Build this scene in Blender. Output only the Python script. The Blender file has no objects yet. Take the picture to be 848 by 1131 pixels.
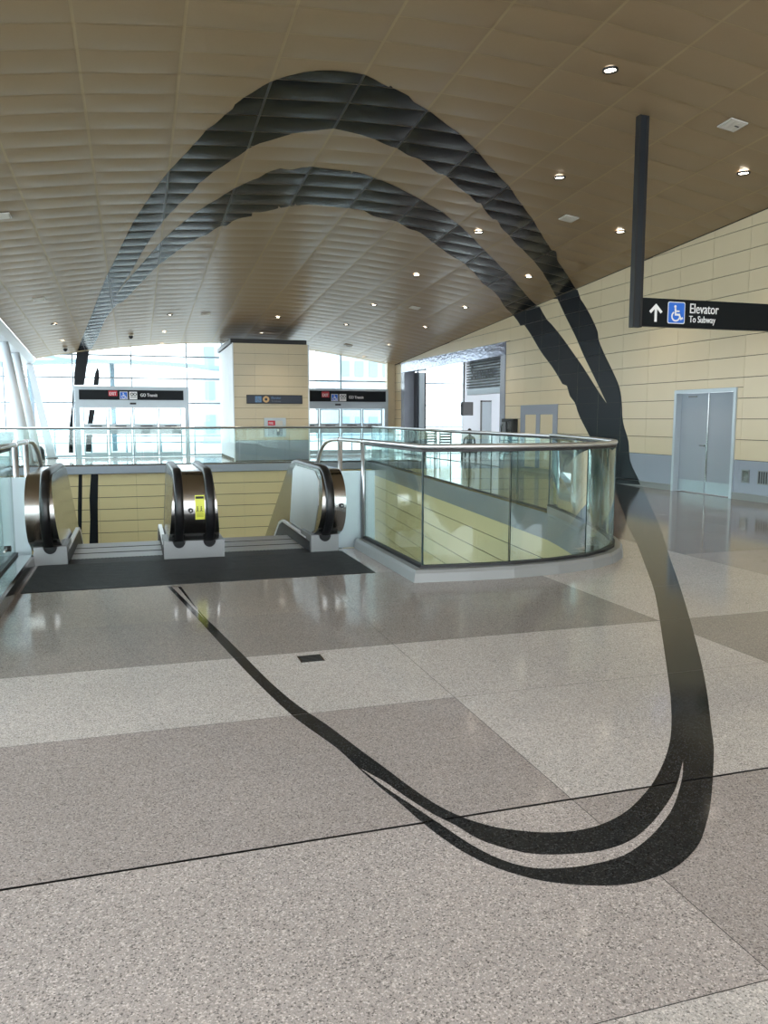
import bpy, bmesh, math, random
from mathutils import Vector, Matrix
from mathutils.geometry import tessellate_polygon
random.seed(7)
SC = bpy.context.scene
COL = SC.collection

# ------------------------------------------------------------------ camera, sky, exposure
EYE = 1.55
PITCH = math.atan(103 / 880.0)
YAW = math.atan(276 / math.hypot(880, 103))
cam_data = bpy.data.cameras.new('camera')
cam = bpy.data.objects.new('camera', cam_data)
COL.objects.link(cam)
cam.location = (0, 0, EYE)
cam.rotation_euler = (math.pi / 2 - PITCH, 0, -YAW)
cam_data.sensor_fit = 'VERTICAL'
cam_data.sensor_height = 36.0
cam_data.lens = 880 / 1131 * 36.0
cam_data.clip_start = 0.05
cam_data.clip_end = 500
SC.camera = cam

SC.view_settings.view_transform = 'Standard'
SC.view_settings.look = 'None'
SC.view_settings.gamma = 1
SC.view_settings.use_curve_mapping = False
SC.view_settings.exposure = 1.1

world = bpy.data.worlds.new('overcast_sky')
SC.world = world
world.use_nodes = True
wn = world.node_tree
wn.nodes.clear()
wo = wn.nodes.new('ShaderNodeOutputWorld')
wb = wn.nodes.new('ShaderNodeBackground')
wb.inputs['Color'].default_value = (0.88, 0.95, 1.0, 1)
wb.inputs['Strength'].default_value = 2.6
wn.links.new(wb.outputs[0], wo.inputs[0])

# ------------------------------------------------------------------ materials
def srgb(r, g, b):
    f = lambda c: ((c / 255) / 12.92 if c / 255 <= 0.04045 else (((c / 255) + 0.055) / 1.055) ** 2.4)
    return (f(r), f(g), f(b), 1)

def mat(name, col, rough=0.5, metal=0.0, spec=0.5, coat=0.0, noise=None, bump=None, emit=None, estr=0):
    m = bpy.data.materials.new(name)
    m.use_nodes = True
    nt = m.node_tree
    p = nt.nodes['Principled BSDF']
    p.inputs['Base Color'].default_value = col
    p.inputs['Roughness'].default_value = rough
    p.inputs['Metallic'].default_value = metal
    p.inputs['Specular IOR Level'].default_value = spec
    p.inputs['Coat Weight'].default_value = coat
    if emit:
        p.inputs['Emission Color'].default_value = emit
        p.inputs['Emission Strength'].default_value = estr
    if noise or bump:
        tc = nt.nodes.new('ShaderNodeTexCoord')
    if noise:
        scale, amt, stretch = noise
        mp = nt.nodes.new('ShaderNodeMapping')
        mp.inputs['Scale'].default_value = stretch
        nz = nt.nodes.new('ShaderNodeTexNoise')
        nz.inputs['Scale'].default_value = scale
        nz.inputs['Detail'].default_value = 3
        mx = nt.nodes.new('ShaderNodeMix')
        mx.data_type = 'RGBA'
        mx.inputs[6].default_value = tuple(c * (1 - amt) for c in col[:3]) + (1,)
        mx.inputs[7].default_value = tuple(min(1, c * (1 + amt)) for c in col[:3]) + (1,)
        nt.links.new(tc.outputs['Object'], mp.inputs[0])
        nt.links.new(mp.outputs[0], nz.inputs['Vector'])
        nt.links.new(nz.outputs[0], mx.inputs[0])
        nt.links.new(mx.outputs[2], p.inputs['Base Color'])
    if bump:
        scale, strength, stretch = bump
        mp = nt.nodes.new('ShaderNodeMapping')
        mp.inputs['Scale'].default_value = stretch
        nz = nt.nodes.new('ShaderNodeTexNoise')
        nz.inputs['Scale'].default_value = scale
        nz.inputs['Detail'].default_value = 2
        bp = nt.nodes.new('ShaderNodeBump')
        bp.inputs['Strength'].default_value = strength
        bp.inputs['Distance'].default_value = 0.02
        nt.links.new(tc.outputs['Object'], mp.inputs[0])
        nt.links.new(mp.outputs[0], nz.inputs['Vector'])
        nt.links.new(nz.outputs[0], bp.inputs['Height'])
        nt.links.new(bp.outputs[0], p.inputs['Normal'])
    return m

def terrazzo(name, base, dark=0.14, light=1.7, amt=1.0, rough=0.1):
    m = bpy.data.materials.new(name)
    m.use_nodes = True
    nt = m.node_tree
    L = nt.links
    p = nt.nodes['Principled BSDF']
    p.inputs['Roughness'].default_value = rough
    p.inputs['IOR'].default_value = 1.38
    geo = nt.nodes.new('ShaderNodeNewGeometry')
    col = None
    def chips(scale, keys, off):
        mp = nt.nodes.new('ShaderNodeMapping')
        mp.inputs['Location'].default_value = off
        L.new(geo.outputs['Position'], mp.inputs[0])
        v = nt.nodes.new('ShaderNodeTexVoronoi')
        v.inputs['Scale'].default_value = scale
        L.new(mp.outputs[0], v.inputs['Vector'])
        s = nt.nodes.new('ShaderNodeSeparateColor')
        L.new(v.outputs['Color'], s.inputs[0])
        r = nt.nodes.new('ShaderNodeValToRGB')
        r.color_ramp.interpolation = 'CONSTANT'
        e = r.color_ramp.elements
        e[0].position = 0
        e[0].color = keys[0][1]
        e[1].position = keys[1][0]
        e[1].color = keys[1][1]
        for k in keys[2:]:
            x = e.new(k[0])
            x.color = k[1]
        L.new(s.outputs[0], r.inputs[0])
        return r.outputs[0]
    g = lambda f, t=(1, 1, 1): tuple(min(1, base[i] * f * t[i]) for i in range(3)) + (1,)
    c1 = chips(200, [(0, g(dark)), (0.10, g(0.74)), (0.34, g(1.0)), (0.66, g(1.14, (1.03, 0.99, 0.97))), (0.88, g(light))], (3.1, 7.7, 0.3))
    c2 = chips(420, [(0, g(0.6)), (0.2, g(0.92)), (0.55, g(1.08)), (0.85, g(1.3))], (0.7, 1.1, 0.8))
    mx = nt.nodes.new('ShaderNodeMix')
    mx.data_type = 'RGBA'
    mx.inputs[0].default_value = 0.45
    L.new(c1, mx.inputs[6])
    L.new(c2, mx.inputs[7])
    # slow drift of tone over the slab (wear)
    nz = nt.nodes.new('ShaderNodeTexNoise')
    nz.inputs['Scale'].default_value = 0.9
    nz.inputs['Detail'].default_value = 3
    L.new(geo.outputs['Position'], nz.inputs['Vector'])
    mr = nt.nodes.new('ShaderNodeMapRange')
    mr.inputs[1].default_value = 0.3
    mr.inputs[2].default_value = 0.7
    mr.inputs[3].default_value = 0.93
    mr.inputs[4].default_value = 1.06
    L.new(nz.outputs[0], mr.inputs[0])
    m2 = nt.nodes.new('ShaderNodeVectorMath')
    m2.operation = 'SCALE'
    L.new(mx.outputs[2], m2.inputs[0])
    L.new(mr.outputs[0], m2.inputs['Scale'])
    L.new(m2.outputs[0], p.inputs['Base Color'])
    return m

def glass_mat(name, tint, ior=1.5, rough=0.0, extra=0.0):
    m = bpy.data.materials.new(name)
    m.use_nodes = True
    nt = m.node_tree
    nt.nodes.remove(nt.nodes['Principled BSDF'])
    out = nt.nodes['Material Output']
    t = nt.nodes.new('ShaderNodeBsdfTransparent')
    t.inputs[0].default_value = tint
    g = nt.nodes.new('ShaderNodeBsdfGlossy')
    g.inputs['Roughness'].default_value = rough
    g.inputs['Color'].default_value = (0.92, 1.0, 0.98, 1)
    f = nt.nodes.new('ShaderNodeLayerWeight')      # Schlick reflectance, the same from both sides of the sheet
    f.inputs['Blend'].default_value = 0.5
    w = nt.nodes.new('ShaderNodeMath')
    w.operation = 'POWER'
    w.inputs[1].default_value = 5.0
    nt.links.new(f.outputs['Facing'], w.inputs[0])
    a = nt.nodes.new('ShaderNodeMath')
    a.operation = 'MULTIPLY_ADD'
    a.use_clamp = True
    r0 = ((ior - 1) / (ior + 1)) ** 2 + extra
    a.inputs[1].default_value = 1 - r0
    a.inputs[2].default_value = r0
    nt.links.new(w.outputs[0], a.inputs[0])
    x = nt.nodes.new('ShaderNodeMixShader')
    nt.links.new(a.outputs[0], x.inputs[0])
    nt.links.new(t.outputs[0], x.inputs[1])
    nt.links.new(g.outputs[0], x.inputs[2])
    nt.links.new(x.outputs[0], out.inputs['Surface'])
    return m

M = {}
M['terr_light'] = terrazzo('terrazzo_light', (0.50, 0.45, 0.42))
M['terr_mid'] = terrazzo('terrazzo_mid', (0.35, 0.302, 0.283))
M['terr_dark'] = terrazzo('terrazzo_dark', (0.225, 0.186, 0.16))
M['terr_black'] = terrazzo('terrazzo_black', (0.022, 0.022, 0.022), dark=0.4, light=3.6)
M['terr_black'].node_tree.nodes['Principled BSDF'].inputs['IOR'].default_value = 1.24
M['terr_dark3'] = terrazzo('terrazzo_dark_polished', (0.30, 0.262, 0.235), rough=0.09)
M['joint'] = mat('black_joint', (0.012, 0.011, 0.01, 1), 0.6)
M['slab'] = mat('slab_edge', (0.16, 0.15, 0.14, 1), 0.6)
M['ceil'] = mat('ceiling_panel_paint', srgb(143, 121, 93), 0.36, spec=0.5, noise=(30, 0.05, (1, 1, 1)))
M['ceil_back'] = mat('ceiling_reveal', srgb(162, 141, 108), 0.5)
M['strip_black'] = mat('painted_joint_strip', (0.022, 0.027, 0.032, 1), 0.35)  # paler than the band paint, its reflection put into the colour
M['ceil_black'] = mat('black_ceiling_film', (0.006, 0.009, 0.012, 1), 0.23)
M['ceil_black'].node_tree.nodes['Principled BSDF'].inputs['IOR'].default_value = 1.2
M['film'] = mat('black_film', (0.008, 0.011, 0.015, 1), 0.3)
M['film'].node_tree.nodes['Principled BSDF'].inputs['IOR'].default_value = 1.25
M['wall'] = mat('cream_panel', srgb(203, 187, 155), 0.28, noise=(1.3, 0.04, (1, 1, 1)))
M['wall_low'] = mat('pale_yellow_panel', srgb(216, 200, 152), 0.35, noise=(1.0, 0.04, (1, 1, 1)))
M['wall_gap'] = mat('panel_gap', (0.035, 0.03, 0.022, 1), 0.7)
M['wainscot'] = mat('blue_grey_panel', srgb(142, 148, 160), 0.2, spec=0.6)
M['wainscot_rough'] = mat('polished_blue_grey_metal', srgb(134, 140, 156), 0.1, metal=0.6, bump=(5, 0.5, (1, 1, 2.5)))
M['base'] = mat('grey_base', srgb(126, 127, 126), 0.35)
M['steel'] = mat('stainless', (0.38, 0.37, 0.36, 1), 0.17, metal=1.0, bump=(60, 0.04, (1, 1, 0.03)))
M['steel_dark'] = mat('dark_stainless', (0.20, 0.19, 0.18, 1), 0.18, metal=1.0)
M['steel_flat'] = mat('satin_aluminium', srgb(124, 125, 125), 0.35, metal=0.55)
M['satin2'] = mat('satin_inner_panel', (0.40, 0.41, 0.41, 1), 0.4, metal=0.9, noise=(1.5, 0.12, (1, 1, 1)))
M['steel_panel'] = mat('satin_panel', srgb(158, 168, 172), 0.38, metal=0.6, noise=(2.0, 0.1, (1, 1, 1)))
M['fascia'] = mat('slab_fascia_steel', srgb(138, 146, 154), 0.35, metal=0.5)
M['rubber'] = mat('black_rubber', (0.008, 0.008, 0.009, 1), 0.32)
M['plate'] = mat('landing_plate', (0.014, 0.0145, 0.016, 1), 0.5, spec=0.3, bump=(220, 0.25, (0.02, 1, 1)))
M['tread'] = mat('step_aluminium', srgb(196, 198, 200), 0.4, metal=0.4)
M['riser'] = mat('step_riser', (0.012, 0.012, 0.013, 1), 0.6, spec=0.2)
M['black'] = mat('matte_black', (0.01, 0.01, 0.011, 1), 0.5)
M['sign_black'] = mat('sign_black', (0.009, 0.011, 0.013, 1), 0.35)
M['sign_black'].node_tree.nodes['Principled BSDF'].inputs['IOR'].default_value = 1.2
M['rail_steel'] = mat('bright_rail_steel', (0.62, 0.63, 0.64, 1), 0.28, metal=0.85)
M['post_dark'] = mat('post_dark', srgb(40, 46, 54), 0.35, metal=0.4)
M['white'] = mat('white_print', (0.85, 0.85, 0.85, 1), 0.5)
M['blue'] = mat('access_blue', srgb(40, 110, 215), 0.5)
M['navy'] = mat('navy_sign', srgb(38, 46, 62), 0.4)
M['paleblue'] = mat('pale_blue_print', srgb(95, 135, 180), 0.5)
M['tan_print'] = mat('tan_print', srgb(200, 165, 115), 0.5)
M['red'] = mat('exit_red', srgb(205, 45, 60), 0.5)
M['yellow'] = mat('label_yellow', srgb(215, 215, 80), 0.5)
M['grey_print'] = mat('dim_print', srgb(105, 112, 122), 0.5)
M['white_metal'] = mat('white_painted_metal', srgb(222, 228, 234), 0.4)
M['mullion'] = mat('mullion_grey', srgb(160, 172, 182), 0.4)
M['frame_grey'] = mat('light_grey_frame', srgb(176, 186, 192), 0.35, metal=0.3)
M['door'] = mat('grey_door_paint', srgb(146, 154, 162), 0.4)
M['glass'] = glass_mat('railing_glass', (0.90, 0.955, 0.94, 1), 1.45)
M['glass_edge'] = mat('glass_edge', (0.01, 0.03, 0.028, 1), 0.2)
M['pane'] = glass_mat('facade_glass', (0.93, 0.97, 0.98, 1), 1.3)
M['concrete'] = mat('outside_concrete', srgb(205, 205, 200), 0.8, noise=(0.6, 0.08, (1, 1, 1)))
M['canopy'] = mat('canopy_metal', srgb(126, 148, 160), 0.5)
M['bldg'] = mat('pale_building', srgb(160, 172, 180), 0.8)
M['room_white'] = mat('white_wall_paint', srgb(225, 230, 236), 0.6)
M['lampglow'] = mat('lamp_lens', (1, 1, 1, 1), 0.5, emit=(1.0, 0.9, 0.74, 1), estr=9)
M['room_fill'] = mat('room_fill_glow', (1, 1, 1, 1), 0.5, emit=(0.93, 0.97, 1.0, 1), estr=5)  # glow of the panels added to brighten the kiosk room
M['vent'] = mat('vent_white', srgb(200, 195, 186), 0.5)
M['lower_floor'] = mat('lower_floor', srgb(150, 150, 145), 0.3)
M['skin'] = mat('skin', srgb(170, 120, 95), 0.6)
M['hair'] = mat('dark_hair', (0.01, 0.008, 0.007, 1), 0.5)
M['cloth'] = mat('dark_coat', (0.03, 0.035, 0.05, 1), 0.8)
M['bark'] = mat('bare_tree', srgb(120, 100, 90), 0.8)
M['skirt_sheen'] = mat('polished_skirt_sheen', (0.9, 0.9, 0.9, 1), 0.3, metal=0.3)  # near-white base colour carries the reflected light on the deck

# ------------------------------------------------------------------ helpers
def link(o, parent=None):
    COL.objects.link(o)
    if parent is not None:
        o.parent = parent
    return o

class B:
    """collects faces and builds them as ONE mesh object"""
    def __init__(self):
        self.v, self.f, self.m, self.s = [], [], [], []
        self.mats = []
    def mi(self, m):
        if m not in self.mats:
            self.mats.append(m)
        return self.mats.index(m)
    def poly(self, pts, m, smooth=False):
        n = len(self.v)
        self.v += [tuple(p) for p in pts]
        self.f.append(tuple(range(n, n + len(pts))))
        self.m.append(self.mi(m))
        self.s.append(smooth)
    def grid(self, rows, m, smooth=True, close=False):
        n = len(self.v)
        w = len(rows[0])
        for r in rows:
            self.v += [tuple(p) for p in r]
        for i in range(len(rows) - 1):
            for j in range(w - (0 if close else 1)):
                k = (j + 1) % w
                self.f.append((n + i * w + j, n + i * w + k, n + (i + 1) * w + k, n + (i + 1) * w + j))
                self.m.append(self.mi(m))
                self.s.append(smooth)
    def box(self, a, b, m, c=0.0):
        (x0, y0, z0), (x1, y1, z1) = a, b
        q = [(x0, y0, z0), (x1, y0, z0), (x1, y1, z0), (x0, y1, z0), (x0, y0, z1), (x1, y0, z1), (x1, y1, z1), (x0, y1, z1)]
        n = len(self.v)
        self.v += q
        for f in ((0, 3, 2, 1), (4, 5, 6, 7), (0, 1, 5, 4), (1, 2, 6, 5), (2, 3, 7, 6), (3, 0, 4, 7)):
            self.f.append(tuple(n + i for i in f))
            self.m.append(self.mi(m))
            self.s.append(False)
    def prism(self, pts, ax, lo, hi, m, cap=True, smooth=False, mcap=None):
        """pts 2-D outline; ax axis of extrusion ('x','y','z'); lo/hi number or function of the point"""
        def P(p, t):
            t = t(p) if callable(t) else t
            return {'x': (t, p[0], p[1]), 'y': (p[0], t, p[1]), 'z': (p[0], p[1], t)}[ax]
        n = len(pts)
        a = [P(p, lo) for p in pts]
        b = [P(p, hi) for p in pts]
        self.grid([a, b], m, smooth, close=True)
        if cap:
            for ring in (a, b):
                base = len(self.v)
                self.v += ring
                for t in tessellate_polygon([[Vector((p[0], p[1], 0)) for p in pts]]):
                    self.f.append(tuple(base + i for i in t))
                    self.m.append(self.mi(mcap or m))
                    self.s.append(False)
    def tube(self, path, r, m, n=10, cap=True):
        path = [Vector(p) for p in path]
        rows = []
        up = Vector((0, 0, 1))
        for i, p in enumerate(path):
            d = (path[min(i + 1, len(path) - 1)] - path[max(i - 1, 0)]).normalized()
            u = d.cross(up if abs(d.z) < 0.95 else Vector((0, 1, 0))).normalized()
            if i and u.dot(pu) < 0:
                u = -u
            pu = u
            w = d.cross(u).normalized()
            rr = r[i] if isinstance(r, (list, tuple)) else r
            rows.append([p + u * math.cos(2 * math.pi * k / n) * rr + w * math.sin(2 * math.pi * k / n) * rr for k in range(n)])
        self.grid(rows, m, True, close=True)
        if cap:
            self.poly(rows[0], m)
            self.poly(rows[-1][::-1], m)
    def sweep(self, path, prof, m, closed_prof=True, smooth=False, endcap=True):
        """path of (x,y); prof of (offset to the right of travel, z)"""
        P = [Vector(p) for p in path]
        rows = []
        for i, p in enumerate(P):
            d0 = (P[i] - P[i - 1]).normalized() if i else (P[1] - P[0]).normalized()
            d1 = (P[i + 1] - P[i]).normalized() if i < len(P) - 1 else d0
            nrm = Vector((d0.y + d1.y, -d0.x - d1.x)).normalized()
            k = 1 / max(0.4, nrm.dot(Vector((d1.y, -d1.x))))
            rows.append([(p.x + nrm.x * o * k, p.y + nrm.y * o * k, z) for o, z in prof])
        self.grid(rows, m, smooth, close=closed_prof)
        if endcap and closed_prof:
            self.poly(rows[0], m)
            self.poly(rows[-1][::-1], m)
    def disc(self, c, r, m, n=16, axis='z', r2=None, d=None, flip=False):
        pts = []
        for k in range(n):
            a = 2 * math.pi * k / n
            u, w = math.cos(a) * r, math.sin(a) * (r2 or r)
            pts.append({'z': (c[0] + u, c[1] + w, c[2]), 'y': (c[0] + u, c[1], c[2] + w), 'x': (c[0], c[1] + u, c[2] + w)}[axis])
        self.poly(pts, m)
    def mesh(self, name):
        me = bpy.data.meshes.new(name)
        me.from_pydata(self.v, [], self.f)
        for m in self.mats:
            me.materials.append(M[m])
        me.polygons.foreach_set('material_index', self.m)
        me.polygons.foreach_set('use_smooth', self.s)
        me.update()
        return me
    def build(self, name, parent=None, loc=None, fix=True):
        me = self.mesh(name)
        if fix:
            bm = bmesh.new()
            bm.from_mesh(me)
            bmesh.ops.remove_doubles(bm, verts=bm.verts, dist=1e-5)
            bmesh.ops.recalc_face_normals(bm, faces=bm.faces)
            bm.to_mesh(me)
            bm.free()
        o = bpy.data.objects.new(name, me)
        if loc:
            o.location = loc
        return link(o, parent)

def empty(name, loc=(0, 0, 0), rz=0):
    o = bpy.data.objects.new(name, None)
    o.location = loc
    o.rotation_euler = (0, 0, rz)
    o.empty_display_size = 0.1
    return link(o)

def tag(o, label, cat, group=None, kind=None):
    o['label'] = label
    o['category'] = cat
    if group:
        o['group'] = group
    if kind:
        o['kind'] = kind
    return o

def struct(o, label=None):
    o['kind'] = 'structure'
    if label:
        o['label'] = label
    return o

def stuff(o):
    o['kind'] = 'stuff'
    return o

def tris(poly):
    V = [Vector((p[0], p[1], 0)) for p in poly]
    return [[poly[i] for i in t] for t in tessellate_polygon([V])]

def clip(poly, ax, lim, keep_less):
    out = []
    n = len(poly)
    for i in range(n):
        a, b = poly[i], poly[(i + 1) % n]
        ia = (a[ax] <= lim) if keep_less else (a[ax] >= lim)
        ib = (b[ax] <= lim) if keep_less else (b[ax] >= lim)
        if ia:
            out.append(a)
        if ia != ib:
            t = (lim - a[ax]) / (b[ax] - a[ax])
            out.append((a[0] + (b[0] - a[0]) * t, a[1] + (b[1] - a[1]) * t))
    return out

def clip_rect(poly, x0, x1, y0, y1):
    for ax, lim, kl in ((0, x0, False), (0, x1, True), (1, y0, False), (1, y1, True)):
        if len(poly) < 3:
            return []
        poly = clip(poly, ax, lim, kl)
    if len(poly) < 3:
        return []
    a = sum(poly[i][0] * poly[(i + 1) % len(poly)][1] - poly[(i + 1) % len(poly)][0] * poly[i][1] for i in range(len(poly)))
    return poly if abs(a) > 2e-6 else []

FONT = None
def text_tris(s, size, bold=0.0):
    """flat lettering as triangles in the plane, left aligned at 0,0"""
    cu = bpy.data.curves.new('lettering', 'FONT')
    cu.body = s
    cu.size = size
    cu.offset = bold
    cu.resolution_u = 3
    o = bpy.data.objects.new('lettering', cu)
    COL.objects.link(o)
    bpy.context.view_layer.update()
    dg = bpy.context.evaluated_depsgraph_get()
    me = bpy.data.meshes.new_from_object(o.evaluated_get(dg))
    V = [(v.co.x, v.co.y) for v in me.vertices]
    F = [[V[i] for i in p.vertices] for p in me.polygons]
    bpy.data.objects.remove(o)
    bpy.data.curves.remove(cu)
    bpy.data.meshes.remove(me)
    return F

def print_on(b, faces, place, m):
    for f in faces:
        b.poly([place(p) for p in f], m)

def print_bold(b, faces, place, m, ax=1, step=-0.0006, shift=0.004):
    """lettering struck three times, each layer a hair in front of the last so that no two faces coincide"""
    for k in range(3):
        for f in faces:
            pts = []
            for p in f:
                q = list(place((p[0] + (k - 1) * shift, p[1])))
                q[ax] += step * k
                pts.append(q)
            b.poly(pts, m)

def print_strokes(b, faces, place, m, ax=1, step=-0.0005):
    for k, f in enumerate(faces):
        pts = []
        for p in f:
            q = list(place(p))
            q[ax] += step * k
            pts.append(q)
        b.poly(pts, m)

def circle(cx, cy, r, n=20, a0=0, a1=2 * math.pi):
    return [(cx + r * math.cos(a0 + (a1 - a0) * k / n), cy + r * math.sin(a0 + (a1 - a0) * k / n)) for k in range(n + (0 if a1 - a0 > 6.28 else 1))]

def stroke(pts, w):
    F = []
    for i in range(len(pts) - 1):
        a, c = Vector(pts[i]), Vector(pts[i + 1])
        d = (c - a).normalized()
        a2, c2 = a - d * w * 0.4, c + d * w * 0.4
        n = Vector((-d.y, d.x)) * w / 2
        F.append([tuple(a2 + n), tuple(c2 + n), tuple(c2 - n), tuple(a2 - n)])
    return F

def wheelchair(s):
    """access pictogram, unit square scaled by s, origin bottom left"""
    F = [circle(0.42, 0.84, 0.075, 14)]
    F += stroke([(0.43, 0.72), (0.45, 0.42), (0.68, 0.42), (0.78, 0.20), (0.88, 0.24)], 0.105)
    F += stroke([(0.45, 0.60), (0.66, 0.60)], 0.08)
    F += stroke([(0.45 + 0.235 * math.cos(a), 0.33 + 0.235 * math.sin(a)) for a in [math.radians(d) for d in range(125, 345, 15)]], 0.085)
    return [[(p[0] * s, p[1] * s) for p in f] for f in F]

# ------------------------------------------------------------------ the black ellipse mural and ceiling fittings, surveyed in metres
CEIL1=[[-2.062,34.187],[-1.85,32.458],[-1.658,30.891],[-1.501,29.625],[-1.387,28.744],[-1.296,28.061],[-1.2,27.329],[-1.096,26.489],[-0.992,25.628],[-0.884,24.758],[-0.766,23.826],[-0.649,22.906],[-0.55,22.159],[-0.482,21.692],[-0.425,21.334],[-0.349,20.833],[-0.236,20.046],[-0.113,19.185],[-0.011,18.49],[0.054,18.057],[0.105,17.732],[0.175,17.345],[0.277,16.815],[0.391,16.251],[0.494,15.763],[0.576,15.392],[0.652,15.074],[0.736,14.749],[0.839,14.374],[0.947,13.999],[1.038,13.682],[1.104,13.435],[1.156,13.233],[1.202,13.071],[1.239,12.968],[1.27,12.899],[1.314,12.798],[1.377,12.633],[1.45,12.439],[1.521,12.252],[1.536,12.103],[1.626,11.927],[1.714,11.755],[1.789,11.616],[1.845,11.525],[1.891,11.463],[1.943,11.401],[2.007,11.324],[2.077,11.248],[2.151,11.178],[2.228,11.117],[2.309,11.062],[2.396,11.018],[2.489,10.985],[2.588,10.963],[2.69,10.951],[2.796,10.951],[2.905,10.961],[3.011,10.981],[3.114,11.015],[3.212,11.055],[3.3,11.096],[3.377,11.143],[3.444,11.194],[3.5,11.237],[3.599,11.296],[3.591,11.23],[3.657,11.31],[3.76,11.363],[3.864,11.417],[3.949,11.47],[4.071,11.618],[4.168,11.697],[4.293,11.791],[4.419,11.886],[4.535,11.969],[4.654,12.058],[4.784,12.158],[4.931,12.274],[5.091,12.404],[5.254,12.545],[5.416,12.699],[5.582,12.867],[5.75,13.03],[5.932,13.21],[6.123,13.404],[6.31,13.59],[6.482,13.754],[6.647,13.908],[6.816,14.075],[6.987,14.256],[7.162,14.451],[7.347,14.656],[7.545,14.869],[7.755,15.094],[7.97,15.331],[8.186,15.576],[8.404,15.83],[8.619,16.079],[8.823,16.311],[9.021,16.535],[9.226,16.767],[9.348,16.776],[9.619,17.211],[9.783,17.401],[9.986,17.617],[10.218,17.867],[10.507,18.183],[10.831,18.537],[11.112,18.85],[11.552,19.399],[11.458,19.612],[11.361,19.829],[11.264,20.049],[10.962,19.665],[10.616,19.236],[10.189,18.708],[9.809,18.258],[9.508,17.933],[9.24,17.666],[8.997,17.426],[8.794,17.235],[8.62,17.082],[8.45,16.928],[8.269,16.753],[8.093,16.577],[7.938,16.418],[7.637,16.11],[7.398,15.785],[7.284,15.764],[7.142,15.618],[7.004,15.476],[6.892,15.354],[6.723,15.112],[6.632,15.106],[6.346,14.828],[6.239,14.755],[6.03,14.562],[5.827,14.375],[5.674,14.237],[5.521,14.119],[5.428,14.108],[5.223,13.915],[5.124,13.824],[5.013,13.726],[4.911,13.645],[4.824,13.598],[4.745,13.568],[4.663,13.53],[4.576,13.472],[4.488,13.407],[4.398,13.348],[4.3,13.29],[4.2,13.234],[4.107,13.183],[4.027,13.135],[3.955,13.09],[3.878,13.046],[3.794,12.997],[3.704,12.948],[3.609,12.905],[3.502,12.868],[3.389,12.837],[3.288,12.817],[3.212,12.808],[3.147,12.81],[3.069,12.821],[2.964,12.849],[2.847,12.891],[2.732,12.945],[2.624,13.011],[2.518,13.088],[2.413,13.174],[2.301,13.274],[2.189,13.383],[2.098,13.48],[1.979,13.679],[1.929,13.793],[1.872,13.929],[1.807,14.079],[1.73,14.24],[1.645,14.416],[1.559,14.607],[1.47,14.825],[1.38,15.061],[1.303,15.286],[1.256,15.472],[1.224,15.644],[1.18,15.844],[1.11,16.091],[1.027,16.373],[0.941,16.688],[0.855,17.037],[0.766,17.427],[0.674,17.864],[0.576,18.375],[0.472,18.955],[0.373,19.552],[0.286,20.146],[0.205,20.754],[0.12,21.375],[0.026,21.993],[-0.074,22.618],[-0.18,23.292],[-0.302,24.078],[-0.433,24.932],[-0.541,25.702],[-0.652,27.194],[-0.788,27.962],[-0.864,28.63],[-0.958,29.507],[-1.056,30.389],[-1.152,31.193],[-1.251,31.984],[-1.349,32.734],[-1.622,34.631],[-1.771,34.486],[-1.917,34.336]]
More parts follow.
